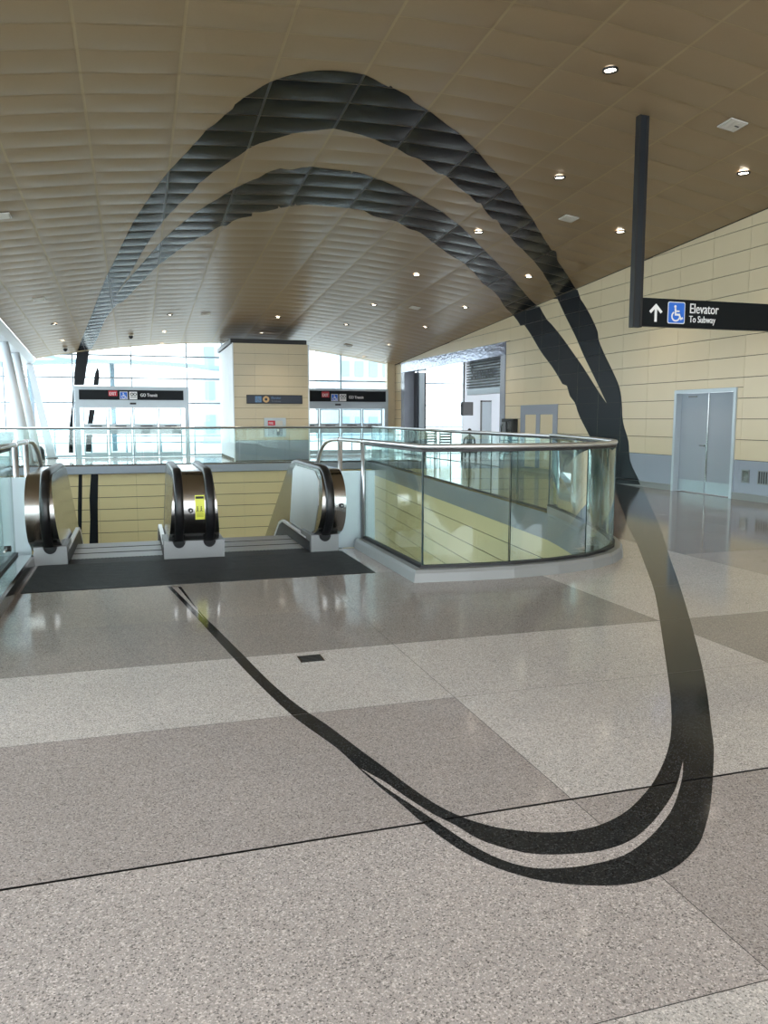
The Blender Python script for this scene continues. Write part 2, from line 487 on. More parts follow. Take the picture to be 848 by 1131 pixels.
CEIL2=[[-0.651,26.753],[-0.595,26.212],[-0.541,25.692],[-0.46,25.087],[-0.335,24.323],[-0.191,23.512],[-0.057,22.792],[0.059,22.214],[0.17,21.699],[0.282,21.183],[0.397,20.634],[0.513,20.09],[0.623,19.595],[0.725,19.163],[0.822,18.757],[0.925,18.363],[1.046,17.947],[1.171,17.545],[1.271,17.231],[1.333,17.047],[1.375,16.937],[1.421,16.825],[1.475,16.699],[1.532,16.571],[1.605,16.408],[1.701,16.186],[1.811,15.935],[1.918,15.702],[2.02,15.499],[2.12,15.311],[2.219,15.126],[2.29,15.05],[2.355,14.914],[2.418,14.78],[2.476,14.673],[2.613,14.529],[2.788,14.601],[2.848,14.571],[2.909,14.518],[2.967,14.476],[3.122,14.44],[3.216,14.438],[3.328,14.439],[3.451,14.442],[3.584,14.447],[3.729,14.456],[3.874,14.465],[3.925,14.59],[3.928,14.477],[4.002,14.495],[4.076,14.513],[4.151,14.544],[4.378,14.73],[4.454,14.765],[4.532,14.794],[4.62,14.831],[4.711,14.872],[4.812,14.921],[4.945,15.004],[5.135,15.146],[5.362,15.325],[5.582,15.498],[5.76,15.613],[5.925,15.717],[6.102,15.844],[6.307,16.017],[6.527,16.217],[6.74,16.417],[6.926,16.59],[7.1,16.757],[7.286,16.947],[7.501,17.181],[7.732,17.442],[7.956,17.693],[8.152,17.9],[8.335,18.085],[8.521,18.275],[8.717,18.472],[8.917,18.675],[9.129,18.894],[9.351,19.13],[9.581,19.373],[9.821,19.632],[10.086,19.925],[10.364,20.236],[10.613,20.504],[10.807,20.689],[10.965,20.824],[11.108,20.953],[11.471,21.353],[11.429,21.811],[11.386,22.286],[11.341,22.78],[10.982,22.308],[10.816,22.126],[10.632,21.933],[10.452,21.744],[10.199,21.372],[10.025,21.144],[9.854,20.921],[9.675,20.716],[9.479,20.544],[9.274,20.388],[9.07,20.199],[8.885,19.973],[8.709,19.733],[8.525,19.504],[8.324,19.29],[8.117,19.085],[7.912,18.891],[7.717,18.726],[7.529,18.583],[7.34,18.431],[7.146,18.26],[6.952,18.083],[6.766,17.903],[6.582,17.702],[6.406,17.503],[6.255,17.356],[6.144,17.298],[6.054,17.285],[5.951,17.251],[5.815,17.155],[5.667,17.039],[5.533,16.941],[5.425,16.884],[5.333,16.855],[5.242,16.829],[5.151,16.803],[5.063,16.78],[4.975,16.743],[4.718,16.538],[4.627,16.513],[4.532,16.506],[4.417,16.504],[4.261,16.482],[4.084,16.455],[3.92,16.432],[3.778,16.409],[3.648,16.39],[3.536,16.393],[3.449,16.43],[3.379,16.49],[3.308,16.55],[3.251,16.448],[3.245,16.562],[3.165,16.616],[3.083,16.66],[3.001,16.703],[2.936,16.592],[2.951,16.735],[2.836,16.838],[2.721,16.943],[2.624,17.017],[2.467,17.026],[2.49,17.265],[2.395,17.319],[2.299,17.374],[2.215,17.463],[2.147,17.626],[2.089,17.827],[2.035,17.981],[1.897,18.05],[1.827,18.213],[1.745,18.44],[1.659,18.656],[1.578,18.808],[1.493,18.946],[1.397,19.151],[1.276,19.479],[1.139,19.886],[1.006,20.301],[0.89,20.681],[0.781,21.066],[0.668,21.493],[0.549,21.984],[0.425,22.537],[0.291,23.145],[0.132,23.893],[-0.042,24.721],[-0.187,25.365],[-0.346,25.641],[-0.426,26.023],[-0.522,26.54],[-0.62,27.063]]
WALLM=[[18.836,5.026],[18.743,4.871],[18.65,4.718],[18.569,4.598],[18.409,4.462],[18.295,4.351],[18.158,4.214],[18.03,4.077],[17.917,3.945],[17.813,3.814],[17.736,3.703],[17.684,3.507],[17.618,3.406],[17.529,3.288],[17.422,3.155],[17.289,3.001],[17.139,2.834],[17.004,2.679],[16.892,2.545],[16.794,2.422],[16.716,2.3],[16.661,2.181],[16.624,2.062],[16.593,1.933],[16.571,1.787],[16.554,1.631],[16.517,1.475],[16.442,1.326],[16.348,1.179],[16.271,1.031],[16.236,0.876],[16.217,0.719],[16.17,0.567],[16.064,0.418],[15.932,0.276],[15.826,0.165],[15.714,0.038],[16.077,0.023],[16.454,0.008],[16.846,-0.007],[17.209,0.357],[17.584,0.733],[17.909,1.057],[18.148,1.288],[18.328,1.459],[18.474,1.609],[18.585,1.753],[18.659,1.875],[18.732,1.974],[18.975,2.136],[19.041,2.224],[19.1,2.327],[19.159,2.429],[19.4,2.487],[19.562,2.631],[19.726,2.776],[19.913,2.928],[20.142,3.092],[20.396,3.265],[20.639,3.44],[20.86,3.622],[21.068,3.805],[21.256,3.967],[21.416,4.093],[21.555,4.195],[21.696,4.299],[21.928,4.298],[22.174,4.494],[22.423,4.693],[22.677,4.895],[22.112,4.92],[21.572,4.944],[21.055,4.967],[20.794,4.721],[20.538,4.48],[20.335,4.299],[20.073,4.146],[19.89,4.021],[19.669,3.868],[19.463,3.72],[19.298,3.597],[19.146,3.479],[18.974,3.345],[18.772,3.189],[18.552,3.02],[18.321,2.834],[18.061,2.614],[17.791,2.379],[17.569,2.189],[17.423,2.071],[17.319,1.992],[17.216,1.914],[17.443,2.165],[17.675,2.421],[17.884,2.651],[18.051,2.83],[18.192,2.981],[18.337,3.143],[18.497,3.335],[18.661,3.538],[18.826,3.734],[18.985,3.906],[19.144,4.072],[19.325,4.265],[19.539,4.509],[19.777,4.784],[20.019,5.065],[19.611,5.051],[19.217,5.038]]
FLOORM=[[10.949,16.654],[11.093,16.469],[11.236,16.285],[11.376,16.105],[10.76,15.145],[10.104,14.146],[9.527,13.268],[8.927,12.354],[8.301,11.394],[7.699,10.47],[7.13,9.607],[6.582,8.791],[6.078,8.048],[5.655,7.422],[5.338,6.947],[5.061,6.531],[4.742,6.057],[4.355,5.488],[3.981,4.943],[3.684,4.514],[3.459,4.192],[3.27,3.928],[3.111,3.709],[2.973,3.524],[2.855,3.368],[2.758,3.242],[2.687,3.147],[2.631,3.073],[2.577,3.002],[2.521,2.934],[2.466,2.869],[2.405,2.798],[2.333,2.715],[2.258,2.628],[2.192,2.555],[2.14,2.498],[2.094,2.451],[2.05,2.408],[2.006,2.365],[1.964,2.326],[1.923,2.292],[1.883,2.264],[1.845,2.24],[1.806,2.218],[1.765,2.198],[1.724,2.181],[1.684,2.168],[1.643,2.158],[1.602,2.152],[1.562,2.149],[1.525,2.151],[1.488,2.156],[1.45,2.165],[1.409,2.179],[1.365,2.196],[1.326,2.215],[1.294,2.232],[1.266,2.25],[1.238,2.272],[1.208,2.301],[1.178,2.333],[1.149,2.369],[1.125,2.406],[1.102,2.447],[1.082,2.49],[1.064,2.536],[1.049,2.586],[1.034,2.636],[1.021,2.687],[1.01,2.739],[0.999,2.79],[0.99,2.841],[0.981,2.89],[0.972,2.935],[0.964,2.97],[0.956,2.999],[0.947,3.039],[0.935,3.095],[0.923,3.163],[0.909,3.24],[0.895,3.327],[0.88,3.426],[0.859,3.538],[0.826,3.662],[0.786,3.803],[0.745,3.966],[0.708,4.164],[0.669,4.396],[0.63,4.651],[0.589,4.936],[0.547,5.252],[0.506,5.564],[0.471,5.829],[0.441,6.068],[0.405,6.342],[0.359,6.689],[0.304,7.092],[0.243,7.541],[0.283,7.529],[0.324,7.516],[0.364,7.504],[0.395,7.123],[0.423,6.777],[0.451,6.485],[0.478,6.264],[0.505,6.079],[0.536,5.872],[0.57,5.623],[0.606,5.365],[0.639,5.128],[0.667,4.913],[0.694,4.714],[0.72,4.537],[0.747,4.382],[0.773,4.245],[0.8,4.122],[0.828,4.016],[0.856,3.921],[0.882,3.826],[0.905,3.729],[0.926,3.633],[0.948,3.538],[0.97,3.44],[0.993,3.344],[1.014,3.256],[1.032,3.176],[1.048,3.101],[1.065,3.032],[1.082,2.966],[1.099,2.905],[1.117,2.85],[1.137,2.802],[1.158,2.761],[1.181,2.722],[1.208,2.686],[1.237,2.652],[1.269,2.622],[1.306,2.595],[1.346,2.571],[1.385,2.551],[1.424,2.535],[1.462,2.523],[1.5,2.515],[1.538,2.511],[1.577,2.511],[1.616,2.514],[1.656,2.522],[1.697,2.534],[1.738,2.549],[1.779,2.567],[1.82,2.588],[1.866,2.616],[1.922,2.654],[1.985,2.7],[2.047,2.748],[2.105,2.798],[2.162,2.85],[2.219,2.905],[2.277,2.963],[2.334,3.024],[2.392,3.088],[2.448,3.153],[2.503,3.221],[2.566,3.302],[2.642,3.402],[2.727,3.518],[2.817,3.642],[2.903,3.765],[2.993,3.896],[3.106,4.061],[3.264,4.291],[3.461,4.579],[3.676,4.894],[3.9,5.222],[4.142,5.58],[4.397,5.964],[4.661,6.378],[4.935,6.821],[5.21,7.267],[5.47,7.686],[5.715,8.083],[5.96,8.486],[6.201,8.894],[6.437,9.3],[6.697,9.742],[7.002,10.24],[7.342,10.789],[7.72,11.398],[8.146,12.087],[8.625,12.862],[9.144,13.704],[9.69,14.593],[10.279,15.557]]
FLOORSLIT=[[2.332,2.91],[2.295,2.862],[2.259,2.816],[2.214,2.764],[2.153,2.698],[2.086,2.628],[2.023,2.567],[1.969,2.52],[1.918,2.481],[1.87,2.446],[1.825,2.415],[1.784,2.389],[1.742,2.365],[1.7,2.343],[1.658,2.323],[1.617,2.308],[1.576,2.298],[1.535,2.293],[1.495,2.291],[1.454,2.291],[1.413,2.293],[1.374,2.299],[1.338,2.306],[1.302,2.316],[1.269,2.331],[1.24,2.353],[1.212,2.379],[1.187,2.411],[1.163,2.45],[1.142,2.495],[1.122,2.542],[1.106,2.589],[1.091,2.639],[1.075,2.693],[1.056,2.755],[1.035,2.823],[1.015,2.889],[0.995,2.952],[0.976,3.012],[0.958,3.074],[0.941,3.139],[0.926,3.205],[0.91,3.274],[0.931,3.222],[0.952,3.171],[0.972,3.119],[0.988,3.064],[1.002,3.009],[1.018,2.953],[1.036,2.895],[1.055,2.837],[1.073,2.786],[1.091,2.746],[1.108,2.713],[1.125,2.678],[1.138,2.638],[1.151,2.598],[1.167,2.561],[1.187,2.529],[1.211,2.5],[1.235,2.474],[1.259,2.451],[1.284,2.43],[1.312,2.412],[1.344,2.397],[1.38,2.385],[1.419,2.376],[1.463,2.367],[1.51,2.36],[1.556,2.358],[1.6,2.362],[1.644,2.37],[1.686,2.383],[1.727,2.4],[1.767,2.421],[1.81,2.447],[1.856,2.476],[1.904,2.51],[1.956,2.549],[2.012,2.593],[2.072,2.643],[2.134,2.699],[2.197,2.763],[2.263,2.835]]
GLASSM=[[[-2.075,4.198],[-1.616,4.227],[-1.683,3.833],[-1.77,3.367],[-1.858,2.883],[-2.231,2.878],[-2.211,3.36],[-2.167,3.61]],[[-1.316,3.626],[-1.257,3.376],[-1.311,2.89],[-1.517,2.887],[-1.429,3.373]],[[-2.264,2.896],[-2.325,1.46],[-2.379,0.192],[-2.549,0.195],[-2.484,1.244],[-2.35,2.072],[-2.281,2.896]]]
DOORM=[[[-1.67,1.906],[-1.461,1.906],[-1.567,1.354],[-1.766,1.354]],[[-1.831,0.926],[-1.601,0.925],[-1.673,0.244],[-1.872,0.246]]]
LOWM=[[[-1.79,-0.032],[-1.678,-0.034],[-1.746,-1.352],[-1.818,-2.744],[-1.931,-2.739],[-1.872,-1.348]],[[-1.398,-0.04],[-1.186,-0.043],[-1.253,-1.368],[-1.293,-2.77],[-1.578,-2.756],[-1.511,-1.814],[-1.501,-1.058]]]
DOWNL=[[6.24,9.858,6.197],[9.819,11.417,5.626],[7.418,13.248,5.854],[9.748,14.837,5.414],[7.364,16.654,5.637],[9.725,18.814,5.158],[7.335,20.621,5.38],[9.677,22.785,4.906],[9.664,26.216,4.683],[9.623,30.179,4.431],[4.918,28.216,5.08],[4.833,31.418,4.874],[7.322,24.556,5.124],[7.332,28.034,4.895],[9.608,33.603,4.209],[1.249,27.829,4.986],[1.168,31.142,4.763],[1.152,33.919,4.58],[-2.326,27.78,4.549],[-2.372,31.07,4.327]]
VENT=[[8.604,10.282,5.893],[8.545,14.853,5.603],[8.479,23.99,5.014],[8.382,31.778,4.518],[2.412,27.852,5.063],[-2.351,23.94,4.797],[-2.201,16.668,5.296],[3.601,33.884,4.718]]
CAMS=[[-0.004,31.291,4.643],[-2.369,32.558,4.23]]

# ------------------------------------------------------------------ ceiling shape: a shallow vault, ridge lines sloping down to the far end
XJ = [-3.6, -2.96, -1.74, -0.5, 0.72, 1.94, 3.16, 4.38, 5.6, 6.82, 8.04, 9.26, 10.48, 11.1]
ZJ = [6.13, 6.27, 6.46, 6.64, 6.77, 6.86, 6.93, 6.95, 6.90, 6.79, 6.65, 6.47, 6.26, 6.15]
SL = 0.0655
PY = 0.579
Y0 = 10.16 - 18 * PY
YEND = 34.3
def zc(x):
    x = min(max(x, XJ[0]), XJ[-1])
    for i in range(len(XJ) - 1):
        if x <= XJ[i + 1]:
            t = (x - XJ[i]) / (XJ[i + 1] - XJ[i])
            return ZJ[i] + (ZJ[i + 1] - ZJ[i]) * t
def ceil_z(x, y):
    return zc(x) - SL * y

# ------------------------------------------------------------------ plan of the opening in the floor
NOSE = [(2.61, 7.13), (3.05, 7.085), (3.5, 7.07), (4.0, 7.12), (4.46, 7.25), (4.8, 7.44), (5.08, 7.7), (5.3, 8.02), (5.48, 8.4), (5.66, 8.85), (5.84, 9.35), (6.02, 9.9), (6.2, 10.5), (6.36, 11.1), (6.5, 11.7)]
SIDE = [(6.5, 11.7), (8.2, 27.8)]
XL, YN, YF = -4.5, 5.2, 27.8
HOLE = [(-1.25, YN), (-1.25, 9.2), (2.61, 9.2)] + NOSE + [(8.2, YF), (XL, YF), (XL, YN)]
FX0, FX1, FY0, FY1 = -6.0, 11.1, -9.0, 34.4

# ------------------------------------------------------------------ floor
slab = B()
outer = [(FX0, FY0), (FX1, FY0), (FX1, FY1), (FX0, FY1)]
# region with hole -> triangles (hole handled by tessellate_polygon's nested loops)
Vo = [Vector((p[0], p[1], 0)) for p in outer]
Vh = [Vector((p[0], p[1], 0)) for p in HOLE]
ALLP = outer + HOLE
FT = [[ALLP[i] for i in t] for t in tessellate_polygon([Vo, Vh])]
for t in FT:
    slab.poly([(p[0], p[1], -0.012) for p in t], 'joint')
    slab.poly([(p[0], p[1], -0.25) for p in t], 'slab')
n = len(HOLE)
slab.grid([[(p[0], p[1], -0.012) for p in HOLE], [(p[0], p[1], -0.25) for p in HOLE]], 'slab', False, close=True)
floor = struct(slab.build('floor', fix=False), 'polished terrazzo concourse floor laid in bays of three greys around the escalator opening')

ys = [FY0, -5.1, -2.9, -0.9, 0.54, 1.64, 2.74, 4.0, 5.11, 6.2, 7.62, 9.2, 10.9, 12.6, 14.3, 16.0, 18.2, 20.4, 22.6, 24.8, 27.0, 29.2, 31.4, FY1]
xs = [FX0, -4.8, -2.65, -0.5, 1.66, 3.82, 5.98, 8.14, 9.9, FX1]
def tone(x, y):
    if y > 27.0:
        return 'terr_light'
    if y > 9.2:
        return 'terr_dark' if (x > 5.98) else 'terr_mid'
    if y > 7.62:
        return 'terr_mid' if x < 3.82 else ('terr_light' if x < 5.98 else 'terr_dark')
    if x < 1.66:
        if y > 6.2:
            return 'terr_dark3'
        if y > 5.11:
            return 'terr_dark2'
        if y > 4.0:
            return 'terr_light'
        if y > 2.74:
            return 'terr_mid'
        if y > 1.64:
            return 'terr_mid2'
        return 'terr_light'
    if x < 3.82:
        if y > 5.11:
            return 'terr_dark2'
        if y > 2.74:
            return 'terr_light'
        return 'terr_mid' if y > 1.64 else 'terr_light'
    if x < 5.98:
        if y > 5.11:
            return 'terr_light'
        if y > 4.0:
            return 'terr_dark2'
        return 'terr_light'
    return 'terr_mid' if y > 6.2 else ('terr_light' if y > 4.0 else 'terr_mid')
M['terr_mid2'] = terrazzo('terrazzo_mid_coarse', (0.41, 0.356, 0.334), dark=0.06, light=1.95)
M['terr_dark2'] = terrazzo('terrazzo_dark_warm', (0.285, 0.25, 0.23))
xs_all = sorted(set(xs + [0.9]))
for i in range(len(ys) - 1):
    cuts = [FX0] + xs[4:] if 0.5 < ys[i] < 7.7 else xs
    for j in range(len(cuts) - 1):
        x0, x1, y0, y1 = cuts[j], cuts[j + 1], ys[i], ys[i + 1]
        g = 0.0016
        gy0 = 0.0065 if abs(y0 - 2.74) < 0.01 else g
        gy1 = 0.0065 if abs(y1 - 2.74) < 0.01 else g
        b = B()
        for t in FT:
            c = clip_rect(t, x0 + g, x1 - g, y0 + gy0, y1 - gy1)
            if c:
                b.poly([(p[0], p[1], 0.0) for p in c], tone((x0 + x1) / 2, (y0 + y1) / 2))
        if b.f:
            b.build('terrazzo_bay', floor, fix=False)

# thin black terrazzo band of the mural on the floor
fm = B()
for t in tris(FLOORM):
    for i in range(len(ys) - 1):
        c = clip_rect(t, -99, 99, ys[i] + (0.005 if abs(ys[i] - 2.74) < .01 else 0.0012), ys[i + 1] - (0.005 if abs(ys[i + 1] - 2.74) < .01 else 0.0012))
        if c:
            fm.poly([(p[0], p[1], 0.0010) for p in c], 'terr_black')
o = fm.build('painted_band', floor, fix=False)
o['label'] = 'black terrazzo ellipse band inlaid in the floor'
fs = B()
for t in tris(FLOORSLIT):
    fs.poly([(p[0], p[1], 0.0018) for p in t], 'terr_mid2')
fs.poly([(p[0], p[1], 0.0018) for p in [(0.282, 7.508), (0.335, 7.492), (0.471, 6.202)]], 'terr_mid2')
fs.build('band_slit', floor, fix=False)

# small bronze cover set in the floor
fc = B()
fc.box((0.965, 4.875, 0.0), (1.12, 5.02, 0.004), 'steel_dark')
for k in range(5):
    fc.box((0.975, 4.89 + k * 0.026, 0.004), (1.11, 4.902 + k * 0.026, 0.006), 'joint')
fco = fc.build('floor_cover')
tag(fco, 'small dark rectangular floor outlet cover set in the pale terrazzo bay', 'floor cover')

# ------------------------------------------------------------------ ceiling
cb = B()
YB0, YB1 = -9.0, 34.4
cb.grid([[(x, YB0, z - SL * YB0 + 0.004) for x, z in zip(XJ, ZJ)], [(x, YB1, z - SL * YB1 + 0.004) for x, z in zip(XJ, ZJ)]], 'ceil_back', False)
cb.grid([[(x, YB0, z - SL * YB0 + 0.25) for x, z in zip(XJ, ZJ)], [(x, YB1, z - SL * YB1 + 0.25) for x, z in zip(XJ, ZJ)]], 'ceil_back', False)
ceiling = struct(cb.build('ceiling', fix=False), 'tan vaulted ceiling of pillowed metal panels with light joints')
GX, GY = 0.019, 0.008
NU, NV = 5, 6
def pil(u, v):
    return 0.013 * (1 - (2 * v - 1) ** 2) * min(1, min(u, 1 - u) * 5) ** 0.7
def cell(ci, y0):
    """vertices of one pillowed panel, rows along y"""
    x0, x1 = XJ[ci] + GX, XJ[ci + 1] - GX
    rows = []
    for j in range(NV + 1):
        v = j / NV
        y = y0 + GY + (PY - 2 * GY) * v
        rows.append([(x0 + (x1 - x0) * u, y, ceil_z(x0 + (x1 - x0) * u, y) - pil(u, v)) for u in US])
    return rows
US = [0, 0.07, 0.2, 0.5, 0.8, 0.93, 1]
first_row, last_row = 29, 52            # rows drawn as separate panels
KEND = int((YEND - Y0) / PY)
rest = B()
for ci in range(len(XJ) - 1):
    src = None
    for k in range(0, KEND + 1):
        y0 = Y0 + k * PY - 0
        Yk = y0
        if Yk + PY > 34.35:
            break
        if 13 <= k <= 35:
            if src is None:
                b = B()
                b.grid(cell(ci, 0.0), 'ceil')
                src = b.build('ceiling_panel', ceiling, (0, Yk, -SL * Yk), fix=False)
            else:
                o = src.copy()
                o.location = (0, Yk, -SL * Yk)
                COL.objects.link(o)
                o.parent = ceiling
        else:
            rest.grid(cell(ci, Yk), 'ceil')
stuff(rest.build('ceiling_panels', ceiling, fix=False))

# mural on the ceiling: painted panels, conforming to the pillows
def mural_ceiling(poly, name):
    b = B()
    T = tris(poly)
    for t in T:
        bx0, bx1 = min(p[0] for p in t), max(p[0] for p in t)
        by0, by1 = min(p[1] for p in t), max(p[1] for p in t)
        for ci in range(len(XJ) - 1):
            x0, x1 = XJ[ci] + GX, XJ[ci + 1] - GX
            if x1 < bx0 or x0 > bx1:
                continue
            tx = clip_rect(t, x0, x1, -99, 99)
            if not tx:
                continue
            for k in range(int((by0 - Y0) / PY) - 1, int((by1 - Y0) / PY) + 2):
                yy = Y0 + k * PY
                if yy + PY > 34.35:
                    continue
                c1 = clip_rect(tx, -99, 99, yy + GY, yy + PY - GY)
                if not c1:
                    continue
                for iu in range(len(US) - 1):
                    ua, ub = x0 + (x1 - x0) * US[iu], x0 + (x1 - x0) * US[iu + 1]
                    c2 = clip_rect(c1, ua, ub, -99, 99)
                    if not c2:
                        continue
                    for iv in range(NV):
                        va = yy + GY + (PY - 2 * GY) * iv / NV
                        vb = yy + GY + (PY - 2 * GY) * (iv + 1) / NV
                        c3 = clip_rect(c2, -99, 99, va, vb)
                        if not c3:
                            continue
                        zz = [[ceil_z(x, y) - pil(u, v) for x, u in ((ua, US[iu]), (ub, US[iu + 1]))] for y, v in ((va, iv / NV), (vb, (iv + 1) / NV))]
                        out = []
                        for p in c3:
                            s, r = (p[0] - ua) / (ub - ua), (p[1] - va) / (vb - va)
                            z = (zz[0][0] * (1 - s) + zz[0][1] * s) * (1 - r) + (zz[1][0] * (1 - s) + zz[1][1] * s) * r
                            out.append((p[0], p[1], z - 0.004))
                        b.poly(out, 'ceil_black', True)
    for t in T:                              # the joint strips are painted as well, reflection put in as paler black
        for ci in range(1, len(XJ) - 1):
            c = clip_rect(t, XJ[ci] - GX, XJ[ci] + GX, -99, 34.3)
            if c:
                b.poly([(p[0], p[1], ceil_z(p[0], p[1]) + 0.001) for p in c], 'strip_black')
    return b.build(name, ceiling)
o = mural_ceiling(CEIL1, 'painted_band'); o['label'] = 'outer black band of the ellipse painted over the ceiling'
o = mural_ceiling(CEIL2, 'painted_band'); o['label'] = 'inner black band of the ellipse painted over the ceiling'

# light fittings in the ceiling
def downlight(i, p):
    x, y, _ = p
    z = ceil_z(x, y) - 0.024
    t = empty('downlight', (x, y, z))
    b = B()
    n = 20
    ring = lambda r, zz: [(r * math.cos(2 * math.pi * k / n), r * math.sin(2 * math.pi * k / n), zz) for k in range(n)]
    b.grid([ring(0.105, 0.02), ring(0.105, -0.006), ring(0.085, -0.008), ring(0.078, 0.006)], 'black' if y < 29 else 'vent', True, close=True)
    b.build('trim_ring', t)
    b = B()
    b.grid([ring(0.079, 0.006), ring(0.04, 0.0035), ring(0.004, 0.003)], 'lampglow', True, close=True)
    b.build('lens', t, fix=False)
    ld = bpy.data.lights.new('downlight_beam', 'SPOT')
    ld.energy = 70
    ld.color = (1.0, 0.86, 0.68)
    ld.spot_size = math.radians(95)
    ld.spot_blend = 0.7
    ld.shadow_soft_size = 0.07
    lo = bpy.data.objects.new('beam', ld)
    lo.location = (0, 0, -0.02)
    link(lo, t)
    return t
rowname = {0: 'beside the right wall', 1: 'in the second row from the right wall', 2: 'over the tan shaft', 3: 'over the far bridge', 4: 'near the left edge of the vault'}
DL = ['large downlight nearest the camera, left of the hanging elevator sign', 'downlight right of the hanging sign post, below the square speaker grille',
      'downlight just right of the outer black band, above the small square grille', 'downlight beside the hanging sign post near the right wall',
      'downlight between the two black ellipse bands, upper one', 'downlight between the two black ellipse bands, lower one near the right wall',
      'downlight just inside the inner black band, midway along the vault', 'downlight inside the ellipse next to the right wall, below the band',
      'downlight inside the ellipse, fourth from the near end of the wall row', 'downlight inside the ellipse, fifth in the row along the wall, above the kiosk opening',
      'small downlight over the tan shaft, farther from its top', 'downlight directly above the tan shaft sign, glowing warm',
      'small downlight right of the shaft, upper of the two in its row', 'small downlight right of the shaft, lower of the two in its row',
      'last downlight at the far end of the vault above the right vestibule', 'small far downlight right of the black band foot, nearest of three',
      'small far downlight above the left vestibule, middle of three', 'small far downlight above the left vestibule, next to the glazing',
      'small downlight left of the black band foot, nearer of two', 'small downlight left of the black band foot, farther of two']
for i, p in enumerate(DOWNL):
    tag(downlight(i, p), DL[i], 'downlight', 'recessed downlights in the vaulted ceiling')
VL = ['square pale ceiling grille at upper right, nearest one', 'square pale grille right of the outer black band', 'small square grille inside the ellipse by the right wall',
      'far square grille above the right vestibule', 'small pale grille above the far left bridge, right of the band foot', 'pale grille low on the left of the vault',
      'bright square grille cut by the left edge of the picture', 'far pale grille beside the top left corner of the tan shaft']
for i, p in enumerate(VENT):
    x, y, _ = p
    t = empty('ceiling_grille', (x, y, ceil_z(x, y) - 0.026))
    sx, sy = math.atan((ceil_z(x + .1, y) - ceil_z(x - .1, y)) / .2), math.atan(-SL)
    t.rotation_euler = (sy, -sx, 0)
    b = B()
    b.box((-0.15, -0.15, -0.012), (0.15, 0.15, 0.01), 'vent')
    b.build('frame', t)
    b = B()
    for k in range(9):
        b.box((-0.125, -0.13 + k * 0.03, -0.02), (0.125, -0.115 + k * 0.03, -0.012), 'vent')
    b.build('grille', t)
    if i == 0:
        b = B()
        b.box((0.02, -0.04, -0.024), (0.09, -0.015, -0.02), 'black')
        b.build('slot', t)
    tag(t, VL[i], 'ceiling grille', 'square grilles in the ceiling')
for i, p in enumerate(CAMS):
    x, y, _ = p
    t = empty('dome_camera', (x, y, ceil_z(x, y) - 0.02))
    b = B()
    b.tube([(0, 0, 0.01), (0, 0, -0.05)], 0.09, 'vent', 14)
    b.build('mount', t)
    b = B()
    b.grid([[(0.085 * math.cos(e) * math.cos(a), 0.085 * math.cos(e) * math.sin(a), -0.05 - 0.11 * math.sin(e)) for a in [2 * math.pi * k / 14 for k in range(14)]] for e in [0, .4, .8, 1.2, 1.5]], 'black', True, close=True)
    b.build('dome', t)
    tag(t, ['black dome security camera under the far vault above the left vestibule', 'small dome security camera left of the black band foot'][i], 'camera')

# ------------------------------------------------------------------ right wall
XW = 11.1
rows_z = [0.76, 1.15, 1.545, 1.94, 2.335, 2.73, 3.125, 3.52, 3.915, 4.31, 4.705, 5.10, 5.495, 5.89, 6.285, 6.68]
OP = (22.88, 33.05, 0.0, 3.93)        # kiosk opening
DR = (12.77, 14.62, 0.0, 2.15)        # service door
wall = B()
def rect_minus(r, cuts):
    out = [r]
    for c in cuts:
        nxt = []
        for a in out:
            x0, x1, y0, y1 = a
            cx0, cx1, cy0, cy1 = max(x0, c[0]), min(x1, c[1]), max(y0, c[2]), min(y1, c[3])
            if cx0 >= cx1 or cy0 >= cy1:
                nxt.append(a)
                continue
            if cy1 < y1: nxt.append((x0, x1, cy1, y1))
            if y0 < cy0: nxt.append((x0, x1, y0, cy0))
            if x0 < cx0: nxt.append((x0, cx0, cy0, cy1))
            if cx1 < x1: nxt.append((cx1, x1, cy0, cy1))
        out = nxt
    return [a for a in out if a[1] - a[0] > 0.02 and a[3] - a[2] > 0.02]
WTH = 0.30
def wall_top(y):
    return ZJ[-1] - SL * y + 0.03
for (a, b_, c, d) in rect_minus((FY0, 34.4, -0.25, 3.95), [OP, (DR[0], DR[1], 0, DR[3])]):
    wall.box((XW + 0.02, a, c), (XW + WTH, b_, d), 'wall_gap')
wall.prism([(FY0, 3.95), (34.4, 3.95), (34.4, wall_top(34.4)), (FY0, wall_top(FY0))], 'x', XW + 0.02, XW + WTH, 'wall_gap')
wall_right = struct(wall.build('wall_right'), 'long right wall clad in cream panels above a blue grey wainscot')
YP0 = 14.62 - 24.0
far_stuff = B()
npan = 0
